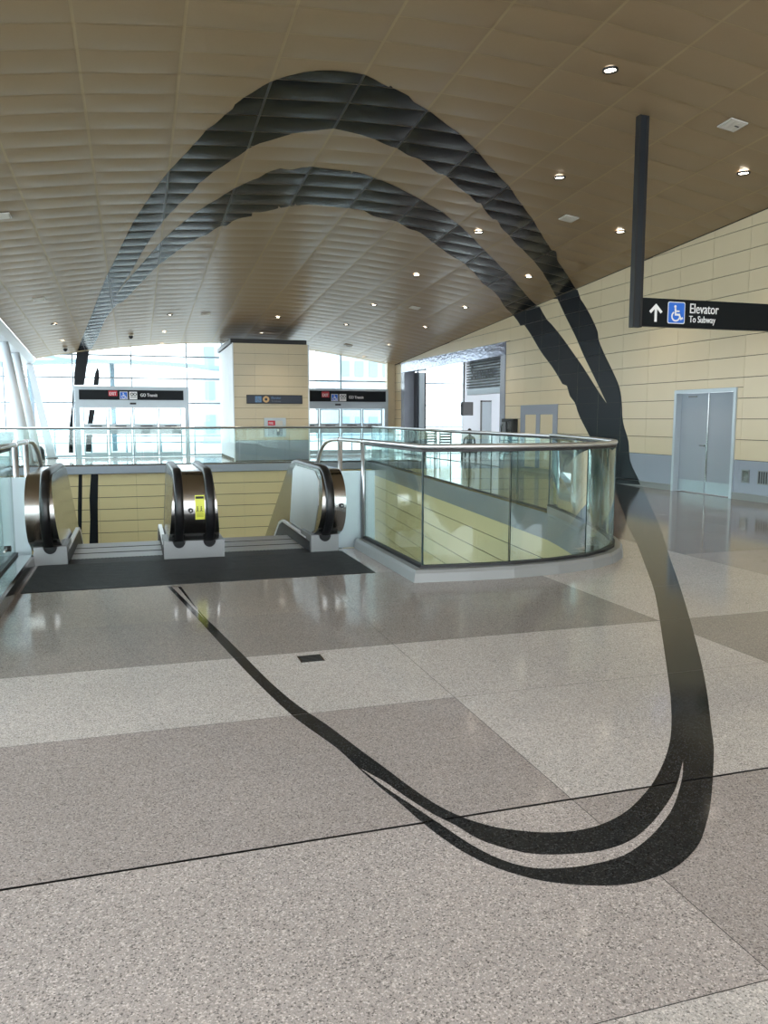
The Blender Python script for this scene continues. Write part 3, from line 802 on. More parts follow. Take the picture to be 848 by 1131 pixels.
for k in range(0, 45):
    ya, yb = YP0 + k, YP0 + k + 1
    yb = min(yb, 34.38)
    if yb - ya < 0.05:
        continue
    ztop = lambda y: ZJ[-1] - SL * y - 0.02
    for ri in range(len(rows_z)):
        za = rows_z[ri]
        zb = rows_z[ri + 1] if ri + 1 < len(rows_z) else 9
        if za > ztop(ya) - 0.005:
            continue
        for (p0, p1, q0, q1) in rect_minus((ya, yb, za, min(zb, ztop(ya) + 0.5)), [OP, (DR[0], DR[1], 0, DR[3])]):
            g = 0.006
            P = [(p0 + g * .4, q0 + g), (p1 - g * .4, q0 + g), (p1 - g * .4, min(q1 - g, ztop(p1))), (p0 + g * .4, min(q1 - g, ztop(p0)))]
            if P[3][1] - P[0][1] < 0.005:
                continue
            if P[2][1] < P[1][1]:
                yc = (ZJ[-1] - 0.02 - P[1][1]) / SL
                P = [P[0], (yc, P[1][1]), P[3]]
            b = far_stuff if yb < 11.0 else B()
            b.prism(P, 'x', XW, XW + 0.02, 'wall')
            if b is not far_stuff:
                b.build('wall_panel', wall_right)
                npan += 1
    # wainscot
    for (p0, p1, q0, q1) in rect_minus((ya, yb, 0.13, 0.76), [OP, (DR[0], DR[1], 0, DR[3])]):
        b = far_stuff if yb < 11.0 else B()
        b.box((XW, p0 + .0012, q0), (XW + 0.02, p1 - .0012, q1 - 0.004), 'wainscot')
        if b is not far_stuff:
            b.build('wainscot_panel', wall_right)
stuff(far_stuff.build('wall_panels', wall_right))
b = B()
for (p0, p1) in ((FY0, DR[0]), (DR[1], OP[0]), (OP[1], 34.38)):
    b.box((XW - 0.02, p0, 0.0), (XW + 0.02, p1, 0.128), 'base')
bs = struct(b.build('baseboard_right'), 'grey skirting at the foot of the cream wall')
# mural on the wall
b = B()
for t in tris(WALLM):
    for k in range(0, 45):
        ya, yb = YP0 + k + .0012, YP0 + k + 1 - .0012
        for ri in range(-2, len(rows_z) - 1):
            za = {-2: 0.0, -1: 0.13}.get(ri, rows_z[ri] if ri >= 0 else 0)
            zb = {-2: 0.128, -1: 0.756}.get(ri, (rows_z[ri + 1] - .004) if ri >= 0 else 0)
            if ri >= 0:
                za += .004
            c = clip_rect(t, ya, yb, za, zb)
            if not c:
                continue
            x = XW - 0.003 if ri > -2 else XW - 0.023
            c = [(p[0], min(p[1], ZJ[-1] - SL * p[0] - 0.02)) for p in c]
            b.poly([(x, p[0], p[1]) for p in c], 'film')
o = b.build('painted_band', wall_right)
o['label'] = 'black ellipse band painted down the cream wall'

# service double door
d = empty('door_1', (XW, 13.69, 0))
struct(d, 'grey steel double service door with kick plates in the cream wall')
b = B()
fw = 0.07
b.box((-0.03, -0.92, 0), (0.20, -0.92 + fw, 2.15 - fw), 'frame_grey')
b.box((-0.03, 0.93 - fw, 0), (0.20, 0.93, 2.15 - fw), 'frame_grey')
b.box((-0.03, -0.92, 2.15 - fw), (0.20, 0.93, 2.15), 'frame_grey')
b.build('door_frame', d)
for s, (l0, l1) in ((0, (-0.84, 0.0)), (1, (0.008, 0.85))):
    b = B()
    b.box((0.10, l0 + 0.005, 0.015), (0.145, l1 - 0.005, 2.075), 'door')
    lf = b.build('door_leaf', d)
    b = B()
    b.box((0.094, l0 + 0.01, 0.02), (0.1, l1 - 0.01, 0.26), 'steel_panel')
    b.build('kick_plate', lf)
    b = B()
    yk = 0.07 if s else -0.07
    if s:
        b.tube([(0.1, yk, 1.0), (0.05, yk, 1.0)], 0.012, 'steel', 8)
        b.tube([(0.05, yk - .01, 1.0), (0.05, yk + 0.1, 1.0)], 0.010, 'steel', 8)
        b.disc((0.099, yk, 1.0), 0.032, 'steel', 14, 'x')
        b.build('lever_handle', lf)
    else:
        b.box((0.085, l1 - 0.035, 0.27), (0.1, l1 - 0.002, 2.05), 'steel')
        b.build('astragal', lf)
b = B()
b.box((0.09, 0.35, 1.99), (0.1, 0.62, 2.03), 'steel_flat')
b.build('closer_arm', d)

# vent and louvre low on the right wall
t = empty('wall_recess', (XW, 12.44, 0.46))
b = B()
for a in (((-0.012, -0.10, -0.125), (0.0, -0.08, 0.125)), ((-0.012, 0.08, -0.125), (0.0, 0.10, 0.125)), ((-0.012, -0.10, -0.125), (0.0, 0.10, -0.105)), ((-0.012, -0.10, 0.105), (0.0, 0.10, 0.125))):
    b.box(a[0], a[1], 'steel_flat')
b.build('frame', t)
b = B(); b.box((-0.006, -0.08, -0.105), (0.0, 0.08, 0.105), 'steel_dark'); b.build('cover_plate', t)
tag(t, 'small framed steel outlet cover in the wainscot right of the service door', 'outlet cover')
t = empty('wall_grille', (XW, 11.85, 0.46))
b = B()
for a in (((-0.014, -0.27, -0.13), (0.0, -0.25, 0.13)), ((-0.014, 0.25, -0.13), (0.0, 0.27, 0.13)), ((-0.014, -0.27, -0.13), (0.0, 0.27, -0.11)), ((-0.014, -0.27, 0.11), (0.0, 0.27, 0.13))):
    b.box(a[0], a[1], 'steel_flat')
b.build('frame', t)
b = B(); b.box((-0.004, -0.25, -0.11), (0.0, 0.25, 0.11), 'black'); b.build('backing', t)
for k in range(8):
    b = B(); b.box((-0.012, -0.23 + k * 0.06, -0.11), (-0.005, -0.205 + k * 0.06, 0.11), 'steel_flat'); b.build('bar', t)
tag(t, 'wide steel framed vent grille with upright bars in the wainscot at the right edge', 'vent grille')

# niche with two cream panels, grey surround
t = empty('double_cabinet', (XW, 20.7, 0))
b = B()
for (p0, p1, q0, q1) in rect_minus((-1.1, 1.1, 0.13, 1.95), [(-0.85, -0.12, 0.0, 1.67), (0.12, 0.80, 0.0, 1.67)]):
    b.box((-0.02, p0, q0), (-0.0005, p1, q1), 'wainscot')
b.build('surround', t)
for p0, p1 in ((-0.85, -0.12), (0.12, 0.80)):
    b = B(); b.box((-0.012, p0 + .008, 0.14), (-0.001, p1 - .008, 1.662), 'wall'); b.build('door_panel', t)
tag(t, 'flush double cabinet with cream doors and blue grey surround on the right wall', 'cabinet')

# pay telephone
t = empty('wall_telephone', (XW, 22.4, 1.3))
b = B(); b.box((-0.16, -0.40, -0.55), (-0.001, 0.40, 0.25), 'black'); b.build('housing', t)
b = B(); b.box((-0.20, 0.05, -0.4), (-0.161, 0.30, 0.15), 'steel_flat'); b.build('handset_panel', t)
b = B(); b.tube([(-0.22, 0.22, -0.25), (-0.25, 0.22, -0.15), (-0.25, 0.22, 0.0), (-0.22, 0.22, 0.08)], 0.02, 'black', 8); b.build('handset', t)
b = B(); b.box((-0.175, -0.32, -0.42), (-0.161, -0.05, 0.17), 'steel_dark'); b.build('screen', t)
tag(t, 'black wall telephone with steel face beside the kiosk opening', 'telephone')

# kiosk opening frame and the room behind it
t1 = B()
y0, y1, z0, z1 = OP
for (p0, p1, q0, q1) in rect_minus((y0, y1, 0, z1), [(23.22, 32.62, -1, 3.52)]):
    t1.box((XW - 0.03, p0, q0), (XW + 0.45, p1, q1), 'wainscot_rough' if q0 > 3 else 'wainscot')
struct(t1.build('trim_1'), 'polished blue grey metal surround of the kiosk opening')
b = B()
b.box((XW - 0.5 + 0.5 + 0.3, 33.2, 0), (18.0, 33.3, 3.9), 'room_white') if False else None
b.box((13.95, 33.0, 0), (18.2, 33.15, 4.6), 'room_white')
b.box((18.2, 21.5, 0), (18.35, 33.15, 4.6), 'room_white')
b.box((11.4, 21.4, 0), (18.35, 21.5, 4.6), 'room_white')
struct(b.build('wall_kiosk'), 'white rear and side walls of the bright room behind the opening')
b = B()
b.box((11.4, 21.4, 4.6), (18.35, 34.6, 4.7), 'room_white')
struct(b.build('ceiling_kiosk'), 'plain white ceiling of the room behind the opening')
b = B()
b.box((11.1, 21.4, -0.2), (18.35, 34.6, -0.001), 'terr_light')
struct(b.build('floor_kiosk'), 'pale floor of the room behind the opening')
# dark jamb leaf at the left of the opening
t = empty('folding_shutter', (11.5, 32.3, 0))
b = B(); b.box((0, -0.15, 0), (0.06, 0.3, 3.5), 'post_dark'); b.build('outer_leaf', t)
b = B(); b.box((0.1, -0.1, 0), (0.34, 0.0, 3.5), 'steel_panel'); b.build('inner_leaf', t)
b = B(); b.box((0.345, -0.12, 0), (0.40, 0.0, 3.5), 'black'); b.build('edge_strip', t)
tag(t, 'tall dark and steel folding shutter leaves at the far jamb of the opening', 'shutter')
# louvred sign with lettering
t = empty('louvre_sign', (12.0, 26.55, 2.55))
ns = 11
for k in range(ns):
    z = 0.12 + k * 0.1
    b = B()
    b.prism([(-0.03, z), (0.03, z), (0.03, z + 0.045), (-0.03, z + 0.045)], 'y', -1.5, 1.45, 'black')
    b.build('slat', t)
b = B(); b.box((0.07, -1.55, 0.0), (0.12, 1.5, 1.3), 'room_white'); b.build('backing_board', t)
b = B(); b.box((-0.05, -1.6, -0.12), (0.3, 1.35, 0.09), 'frame_grey'); b.build('bulkhead', t)
b = B()
F = text_tris('Services', 0.66)
print_bold(b, F, lambda p: (-0.05, 1.02 - p[0] * 0.92, 0.46 + p[1]), 'black', ax=0, shift=0.02)
b.build('lettering', t, fix=False)
tag(t, 'black louvred sign panel reading Services inside the bright opening', 'sign')
for k in range(2):
    pass
# soffit carrying the louvre sign so that it hangs from the room ceiling
b = B(); b.box((12.14, 25.0, 2.45), (12.3, 28.1, 4.6), 'room_white')
struct(b.build('wall_bulkhead'), 'white bulkhead dropping from the room ceiling behind the louvred sign')
# television
t = empty('television', (12.93, 30.1, 1.95))
b = B(); b.box((-0.26, -0.03, -0.27), (0.24, 0.12, 0.27), 'black'); b.build('housing', t)
b = B(); b.box((-0.24, -0.036, -0.25), (0.22, -0.031, 0.25), 'steel_dark'); b.build('screen', t)
b = B(); b.tube([(0, 0.05, 0), (0, 0.3, 0.2), (0, 0.3, 2.64)], 0.03, 'black', 8); b.build('bracket', t)
t.rotation_euler = (0, 0, 0.15)
tag(t, 'dark television hung on a bracket below and left of the louvred sign', 'television')
# unseen glowing panels added to brighten the white room
for k in range(3):
    t = empty('added_light_panel', (13.2 + 1.6 * k, 27.5, 4.6))
    b = B(); b.box((-0.6, -1.6, -0.05), (0.6, 1.6, -0.001), 'frame_grey'); b.build('housing', t)
    b = B(); b.box((-0.55, -1.55, -0.06), (0.55, 1.55, -0.051), 'room_fill'); b.build('diffuser', t)
    tag(t, 'unseen flat ceiling panel added to brighten the room, ' + ('nearest the opening', 'middle one', 'farthest from the opening')[k], 'light panel')
# inner door in the white wall
t = empty('door_2', (15.05, 33.0, 0)); struct(t, 'grey inner door in the white wall of the kiosk room')
b = B(); b.box((-0.2, -0.04, 0), (0.2, 0, 2.3), 'frame_grey'); b.build('door_leaf', t)
b = B(); b.box((-0.26, -0.06, 0), (-0.2, 0, 2.36), 'steel_dark'); b.box((0.2, -0.06, 0), (0.26, 0, 2.36), 'frame_grey'); b.box((-0.26, -0.06, 2.3), (0.26, 0, 2.36), 'steel_dark'); b.build('door_frame', t)
# chairs
def chair(x, y, rz, lab):
    t = empty('waiting_chair', (x, y, 0), rz)
    b = B(); b.box((-0.24, -0.22, 0.42), (0.24, 0.24, 0.47), 'steel_dark'); b.build('seat', t)
    for k in range(4):
        b = B(); b.box((-0.22, 0.24 + k * 0.012, 0.56 + k * 0.11), (0.22, 0.26 + k * 0.012, 0.63 + k * 0.11), 'steel_dark'); b.build('back_slat', t)
    for sx in (-0.25, 0.22):
        b = B(); b.box((sx, 0.23, 0.42), (sx + .03, 0.30, 1.0), 'black'); b.build('back_post', t)
    for sx in (-1, 1):
        for sy in (-1, 1):
            b = B(); b.tube([(sx * 0.22, sy * 0.2, 0.42), (sx * 0.24, sy * 0.24, 0.0)], 0.014, 'black', 6); b.build('leg', t)
    tag(t, lab, 'chair', 'metal chairs in the bright room')
chair(11.85, 31.75, 3.3, 'dark slatted metal chair in the bright room, left one of the pair')
chair(12.15, 30.7, 3.0, 'dark slatted metal chair in the bright room, right one of the pair')

# seated person in the room, seen above the rail
def skin_chain(name, nodes, edges, m, parent, sub=1):
    me = bpy.data.meshes.new(name)
    me.from_pydata([nd[:3] for nd in nodes], edges, [])
    o = bpy.data.objects.new(name, me)
    link(o, parent)
    md = o.modifiers.new('skin', 'SKIN')
    me.skin_vertices if me.skin_vertices else None
    sv = me.skin_vertices[0].data if len(me.skin_vertices) else None
    if sv is None:
        bm = bmesh.new(); bm.from_mesh(me); bm.verts.layers.skin.verify(); bm.to_mesh(me); bm.free()
        sv = me.skin_vertices[0].data
    for i, nd in enumerate(nodes):
        sv[i].radius = (nd[3], nd[4] if len(nd) > 4 else nd[3])
        sv[i].use_root = (i == 0)
    s = o.modifiers.new('sub', 'SUBSURF'); s.levels = sub; s.render_levels = sub
    me.materials.append(M[m])
    return o
p = empty('person', (12.33, 28.5, 0), 2.9)
p.scale = (0.87, 0.87, 0.87)
N = [(0, 0, .52, .15, .12), (0, .02, .72, .14, .10), (0, .02, .92, .16, .11), (0, .02, 1.02, .07), (0, .0, 1.12, .06),
     (.09, -.15, .52, .09), (.1, -.45, .5, .065), (.1, -.46, .1, .045), (.1, -.6, .05, .04),
     (-.09, -.15, .52, .09), (-.1, -.45, .5, .065), (-.1, -.46, .1, .045), (-.1, -.6, .05, .04),
     (.2, .02, .96, .06), (.25, -.03, .70, .045), (.2, -.28, .62, .035), (-.2, .02, .96, .06), (-.25, -.03, .70, .045), (-.2, -.28, .62, .035)]
Ed = [(0, 1), (1, 2), (2, 3), (3, 4), (0, 5), (5, 6), (6, 7), (7, 8), (0, 9), (9, 10), (10, 11), (11, 12), (2, 13), (13, 14), (14, 15), (2, 16), (16, 17), (17, 18)]
skin_chain('body', N, Ed, 'cloth', p)
def ball(b, c, r, m, n=10):
    b.grid([[(c[0] + r[0] * math.cos(e) * math.cos(a), c[1] + r[1] * math.cos(e) * math.sin(a), c[2] + r[2] * math.sin(e)) for a in [2 * math.pi * k / n for k in range(n)]] for e in [-1.5, -1, -.5, 0, .5, 1, 1.5]], m, True, close=True)
b = B(); ball(b, (0, -.01, 1.22), (.075, .095, .115), 'skin'); ball(b, (0, -.105, 1.21), (.014, .022, .02), 'skin', 6); ball(b, (.078, 0, 1.21), (.012, .02, .03), 'skin', 6); ball(b, (-.078, 0, 1.21), (.012, .02, .03), 'skin', 6); b.build('head', p)
b = B(); ball(b, (0, .02, 1.255), (.092, .10, .105), 'hair'); b.build('hair', p)
for sx in (-1, 1):
    b = B(); ball(b, (sx * .19, -.36, .6), (.035, .05, .018), 'skin', 8)
    for k in range(4):
        b.tube([(sx * .19 - .026 + k * .017, -.40, .6), (sx * .19 - .028 + k * .018, -.45 - .01 * (k in (1, 2)), .59), (sx * .19 - .028 + k * .018, -.475 - .01 * (k in (1, 2)), .575)], [.009, .008, .006], 'skin', 6)
    b.tube([(sx * .19 - sx * .03, -.35, .6), (sx * .19 - sx * .06, -.39, .595), (sx * .19 - sx * .065, -.42, .585)], [.011, .01, .007], 'skin', 6)
    b.build('hand', p)
tag(p, 'person with short dark hair and dark coat seated in the bright room below the television', 'person')
t = empty('stool_bench', (12.33, 28.55, 0), 2.9)
b = B(); b.box((-0.3, -0.2, 0.24), (0.3, 0.25, 0.30), 'steel_dark'); b.build('seat', t)
for sx in (-1, 1):
    b = B(); b.box((sx * 0.27 - .02, -0.15, 0), (sx * 0.27 + .02, 0.2, 0.24), 'black'); b.build('leg', t)
tag(t, 'low dark bench under the seated person in the bright room', 'bench')

# ------------------------------------------------------------------ far glazed wall
YG = 34.4
def glazing(name, x0, x1, z0, ztopf, vx, hz, lab, y=YG, mull=0.05, fm='mullion'):
    t = empty(name, (0, y, 0)); struct(t, lab)
    f = B()
    xsx = [x0] + vx + [x1]
    for x in xsx:
        f.box((x - mull / 2, -0.06, z0), (x + mull / 2, 0.06, ztopf(x)), fm)
    for z in [z0 + 0.05] + hz:
        f.box((x0, -0.05, z - 0.03), (x1, 0.05, z + 0.03), fm)
    f.build('window_frame', t)
    zs = [z0] + hz
    for i in range(len(xsx) - 1):
        for k in range(len(zs)):
            za = zs[k]
            b = B()
            xa, xb = xsx[i], xsx[i + 1]
            if k + 1 < len(zs):
                P = [(xa, za), (xb, za), (xb, zs[k + 1]), (xa, zs[k + 1])]
            else:
                P = [(xa, za), (xb, za), (xb, ztopf(xb)), (xa, ztopf(xa))]
            b.prism(P, 'y', -0.006, 0.006, 'pane')
            b.build('pane', t)
    return t
ct = lambda x: ceil_z(x, YG) + 0.05
w1 = glazing('window_1', -3.75, 3.6, 0.0, ct, [-2.27, -0.04, 2.15], [2.19, 3.19, 4.09], 'tall glazed end wall around the left vestibule', y=YG)
w2 = glazing('window_2', 6.1, 11.05, 0.0, ct, [8.72], [3.19], 'tall glazed end wall above the right vestibule', y=YG)
w3 = glazing('window_3', 11.3, 18.2, 0.0, lambda x: 4.6, [12.35, 14.6], [1.17, 2.15, 3.15], 'clear window wall of the bright kiosk room', y=34.5, fm='door')
# film of the mural on the far glass
for i, P in enumerate(GLASSM):
    b = B()
    for tt in tris(P):
        b.poly([(q[0], -0.075, q[1]) for q in tt], 'film')
        b.poly([(q[0], -0.066, q[1]) for q in tt], 'film')
    b.build('black_film', w1, fix=False)

# left side glazing with leaning columns
w4 = empty('window_4', (0, 0, 0)); struct(w4, 'bright glazed left side wall behind the leaning columns')
f = B()
yy = [-9 + 3.1 * k for k in range(15)]
for y in yy:
    f.box((-5.93, y - 0.04, 0), (-5.8, y + 0.04, 6.3 - SL * y), 'white_metal')
f.box((-5.93, -9, 0), (-5.8, 34.4, 0.1), 'white_metal')
for z in (2.2, 3.2):
    f.box((-5.9, -9, z - 0.03), (-5.83, 34.4, z + 0.03), 'white_metal')
f.build('window_frame', w4)
for i in range(14):
    for (za, zb) in ((0.1, 2.2), (2.2, 3.2), (3.2, None)):
        b = B()
        ya, yb = yy[i], yy[i + 1]
        P = [(ya, za), (yb, za), (yb, zb or 6.3 - SL * yb), (ya, zb or 6.3 - SL * ya)]
        b.prism(P, 'x', -5.872, -5.86, 'pane')
        b.build('pane', w4)
# glazing between the side wall and window_1
w5 = glazing('window_5', -5.85, -3.8, 0.0, lambda x: 3.86 + (x + 3.8) * 0.1, [-4.8], [2.19, 3.19], 'narrow end glazing left of the last leaning column', y=YG)
# white soffit along the left edge of the vault
b = B()
for (ya, yb) in ((-9.0, 34.4),):
    prof_ = [(-3.6, 6.10), (-3.72, 6.28), (-6.0, 6.35), (-6.0, 6.2), (-4.05, 5.86), (-3.78, 5.90), (-3.63, 6.05)]
    b.grid([[(x, ya, z - SL * ya) for x, z in prof_], [(x, yb, z - SL * yb) for x, z in prof_]], 'white_metal', False, close=True)
    b.poly([(x, ya, z - SL * ya) for x, z in prof_], 'white_metal')
    b.poly([(x, yb, z - SL * yb) for x, z in prof_], 'white_metal')
struct(b.build('trim_2'), 'white soffit along the left edge of the vault')
cols = [((-3.14, 34.0, 0), (-3.78, 34.0), 0.15, 'white leaning column nearest the far glazing, squarish and broad'),
        ((-3.36, 31.0, 0), (-3.90, 31.0), 0.17, 'round white leaning column, middle of three at the left'),
        ((-3.36, 28.6, 0), (-3.92, 28.6), 0.17, 'round white leaning column, leftmost of three')]
for i, (base, top, r, lab) in enumerate(cols):
    t = empty('leaning_column', base)
    zt = 5.88 - SL * base[1]
    dx = top[0] - base[0]
    b = B()
    if i == 0:
        for q in (0,):
            a = [(-.16, -.12), (.16, -.12), (.16, .12), (-.16, .12)]
            b.grid([[(x, y, 0) for x, y in a], [(x * .7 + dx, y * .7, zt) for x, y in a]], 'white_metal', False, close=True)
    else:
        b.tube([(0, 0, 0), (dx * .3, 0, zt * .3), (dx * .7, 0, zt * .7), (dx, 0, zt)], [r, r * 1.1, r * 1.0, r * .8], 'white_metal', 18)
    b.build('shaft', t)
    b = B(); b.tube([(0, 0, 0), (0, 0, 0.04)], r * 1.5, 'steel_flat', 18); b.build('base_plate', t)
    tag(t, lab, 'column', 'white leaning columns along the left side')

# ------------------------------------------------------------------ vestibules (automatic doors)
def vestibule(name, x0, x1, ztop, leaves, sgn, lab):
    yv = 33.8
    t = empty(name, (0, yv, 0)); struct(t, lab)
    f = B()
    fw = 0.16
    f.box((x0, 0, 0), (x0 + fw, 0.58, 1.98), 'frame_grey')
    f.box((x1 - fw, 0, 0), (x1, 0.58, 1.98), 'frame_grey')
    f.box((x0, 0, 1.98), (x1, 0.12, ztop), 'frame_grey')
    f.box((x0, 0.121, 1.98), (x0 + 0.1, 0.58, ztop - .051), 'frame_grey')
    f.box((x1 - 0.1, 0.121, 1.98), (x1, 0.58, ztop - .051), 'frame_grey')
    f.box((x0, 0.121, ztop - 0.05), (x1, 0.58, ztop), 'frame_grey')
    f.build('door_frame', t)
    for (a, c) in leaves:
        b = B()
        st = 0.05
        for (p0, p1, q0, q1) in rect_minus((a, c, 0.02, 1.97), [(a + st, c - st, 1.35, 1.93), (a + st, c - st, 0.20, 0.94)]):
            b.box((p0, 0.02, q0), (p1, 0.07, q1), 'frame_grey')
        lf = b.build('door_leaf', t)
        for q0, q1 in ((1.35, 1.93), (0.20, 0.94)):
            b = B(); b.box((a + st, 0.035, q0), (c - st, 0.045, q1), 'pane'); b.build('pane', lf)
        b = B(); b.box((a + .25, 0.01, 1.24 if c - a > .5 else 1.25), (c - .2, 0.02, 1.28), 'black'); b.build('push_bar', lf)
    b = B(); b.box(((x0 + x1) / 2 - 0.12, -0.08, 2.12), ((x0 + x1) / 2 + 0.12, 0.0, 2.19), 'black'); b.build('motion_sensor', t)
    return t
v1 = vestibule('door_3', -2.20, 2.17, 2.84, [(-1.92, -1.03), (-0.97, -0.10), (-0.01, 0.91), (0.95, 1.86)], 1, 'left glazed vestibule with four automatic door leaves')
v2 = vestibule('door_4', 6.15, 10.72, 2.84, [(6.75, 7.60), (7.64, 8.52), (8.60, 9.50), (9.54, 10.45)], 1, 'right glazed vestibule with automatic door leaves behind the tan shaft')
for i, P in enumerate(DOORM):
    b = B()
    for tt in tris(P):
        b.poly([(q[0], -0.006, q[1]) for q in tt], 'film')
    b.build('black_film', v1, fix=False)

def transit_sign(x0, x1, z0, z1, y, ex, lab):
    t = empty('exit_sign', (x0, y, z0))
    w, h = x1 - x0, z1 - z0
    b = B(); b.box((0, 0.0, 0), (w, 0.12, h), 'sign_black'); b.build('sign_box', t)
    b = B(); b.box((ex, -0.012, h * .38), (ex + .33, 0, h * .92), 'red')
    sb = b.build('exit_plate', t)
    b = B(); print_bold(b, text_tris('EXIT', .18), lambda p: (ex + .025 + p[0] * .72, -0.014, h * .46 + p[1]), 'white'); b.build('lettering', sb, fix=False)
    b = B(); s = .30; sx = ex + .42
    b.box((sx, -0.01, .02), (sx + s, 0, .02 + s), 'white'); b.box((sx + .02, -0.012, .04), (sx + s - .02, -.01, s), 'blue')
    pl = b.build('access_plate', t)
    b = B(); print_strokes(b, wheelchair(s * .9), lambda p: (sx + .02 + p[0], -0.014, .03 + p[1]), 'white'); b.build('pictogram', pl, fix=False)
    sx2 = sx + .36
    b = B(); b.box((sx2, -0.01, .02), (sx2 + s, 0, .02 + s), 'white'); pl = b.build('rail_plate', t)
    b = B(); F = stroke(circle(.10, .2, .05, 12) + [(.15, .2)], .026) + stroke(circle(.22, .2, .05, 12) + [(.275, .2)], .024) + stroke([(.05, .09), (.26, .09)], .02)
    print_strokes(b, F, lambda p: (sx2 + p[0], -0.014, .02 + p[1]), 'black'); b.build('emblem', pl, fix=False)
    b = B(); print_bold(b, text_tris('GO Transit', .18), lambda p: (sx2 + .42 + p[0] * .78, -0.006, .13 + p[1]), 'white'); b.build('lettering', t, fix=False)
    tag(t, lab, 'sign', 'black exit signs over the vestibules')
transit_sign(-2.03, 1.95, 2.30, 2.685, 33.67, 1.10, 'long black EXIT and GO Transit sign over the left vestibule')
transit_sign(6.9, 10.57, 2.285, 2.74, 33.67, 0.795, 'black EXIT and GO Transit sign over the right vestibule, beside the tan shaft')

# ------------------------------------------------------------------ tan shaft between the vestibules
b = B()
bx0, bx1, by0, by1 = 3.48, 6.28, 29.6, 34.35
btop = 6.7 - SL * 29.6 + 0.05
b.box((bx0 + 0.02, by0 + 0.02, 0), (bx1 - 0.02, by1, 4.28), 'wall_gap')
shaft = struct(b.build('wall_shaft'), 'tan panelled shaft standing between the two vestibules')
zz = [0.76, 1.15, 1.545, 1.94, 2.335, 2.73, 3.125, 3.52, 3.915, 4.28]
xx = [bx0, 4.28, 5.52, bx1]
for i in range(3):
    for k in range(len(zz) - 1):
        b = B(); b.box((xx[i] + .002, by0, zz[k] + .005), (xx[i + 1] - .002, by0 + .02, zz[k + 1] - .005), 'wall'); b.build('wall_panel', shaft)
    b = B(); b.box((xx[i] + .002, by0, 0.02), (xx[i + 1] - .002, by0 + .02, 0.755), 'wainscot'); b.build('wainscot_panel', shaft)
b = B()
b.box((bx0 - 0.01, by0 - 0.01, 0), (bx0 + 0.03, by0 + 0.06, 4.28), 'white_metal')
b.box((bx1 - 0.03, by0 - 0.01, 0), (bx1 + 0.02, by0 + 0.06, 4.28), 'white_metal')
b.build('corner_bead', shaft)
for k in range(4):
    b = B(); b.box((bx0 - .005, by0 + .1 + k * 1.15, 0.1), (bx0 + .02, by0 + 1.2 + k * 1.15, 4.26), 'room_white'); b.build('side_panel', shaft)
b = B(); b.box((bx0 - 0.06, by0 + 0.05, 4.285), (bx1 - 0.06, by1, 4.44), 'black'); b.build('black_gap_shade', shaft)  # solid black box stands in for the shade of the gap above
# sign on the shaft
t = empty('lift_sign', (3.95, 29.59, 2.10))
b = B(); b.box((0, -0.04, 0), (2.07, 0, 0.32), 'black'); b.build('sign_box', t)
b = B(); b.box((0.03, -0.046, 0.025), (2.04, -0.04, 0.295), 'navy'); b.build('sign_face', t)
b = B(); b.box((0.31, -0.05, 0.05), (0.54, -0.046, 0.27), 'paleblue'); pl = b.build('access_plate', t)
b = B(); print_strokes(b, wheelchair(.2), lambda p: (.325 + p[0], -.052, .06 + p[1]), 'grey_print'); b.build('pictogram', pl, fix=False)
b = B(); b.disc((0.71, -0.05, 0.16), 0.12, 'tan_print', 20, 'y'); b.build('roundel', t, fix=False)
b = B(); b.disc((0.71, -0.052, 0.16), 0.05, 'navy', 14, 'y'); b.build('roundel_centre', t, fix=False)
b = B(); print_on(b, text_tris('Elevator', .11), lambda p: (.9 + p[0], -.05, .18 + p[1]), 'paleblue'); print_on(b, text_tris('To Subway', .08), lambda p: (.9 + p[0], -.05, .07 + p[1]), 'grey_print'); b.build('lettering', t, fix=False)
tag(t, 'dark navy wall sign with blue square and tan roundel on the tan shaft', 'sign')
# emergency cabinet
t = empty('hose_cabinet', (4.98, 29.59, 0.88))
b = B(); b.box((-0.40, -0.06, 0), (0.40, 0, 0.70), 'frame_grey'); b.build('housing', t)
b = B(); b.box((-0.27, -0.07, 0.42), (0.0, -0.06, 0.60), 'red'); rp = b.build('red_plate', t)
b = B(); print_on(b, text_tris('FIRE', .12), lambda p: (-.245 + p[0] * .8, -.073, .465 + p[1]), 'white'); b.build('lettering', rp, fix=False)
b = B(); b.box((0.03, -0.07, 0.42), (0.28, -0.06, 0.60), 'vent'); b.build('white_plate', t)
b = B(); b.box((-0.28, -0.07, 0.04), (0.28, -0.06, 0.38), 'wainscot'); b.build('lower_door', t)
b = B(); b.box((0.05, -0.08, 0.05), (0.16, -0.07, 0.33), 'black'); b.box((0.07, -0.085, 0.2), (0.14, -0.08, 0.3), 'white'); b.build('intercom', t)
tag(t, 'grey metal emergency cabinet with red plate on the tan shaft behind the far rail', 'cabinet')
# cream pier at the end of right wall
b = B(); b.box((10.74, 34.0, 0), (11.09, 34.3, 4.0), 'wall')
struct(b.build('wall_pier'), 'narrow cream pier where the right wall meets the end glazing')

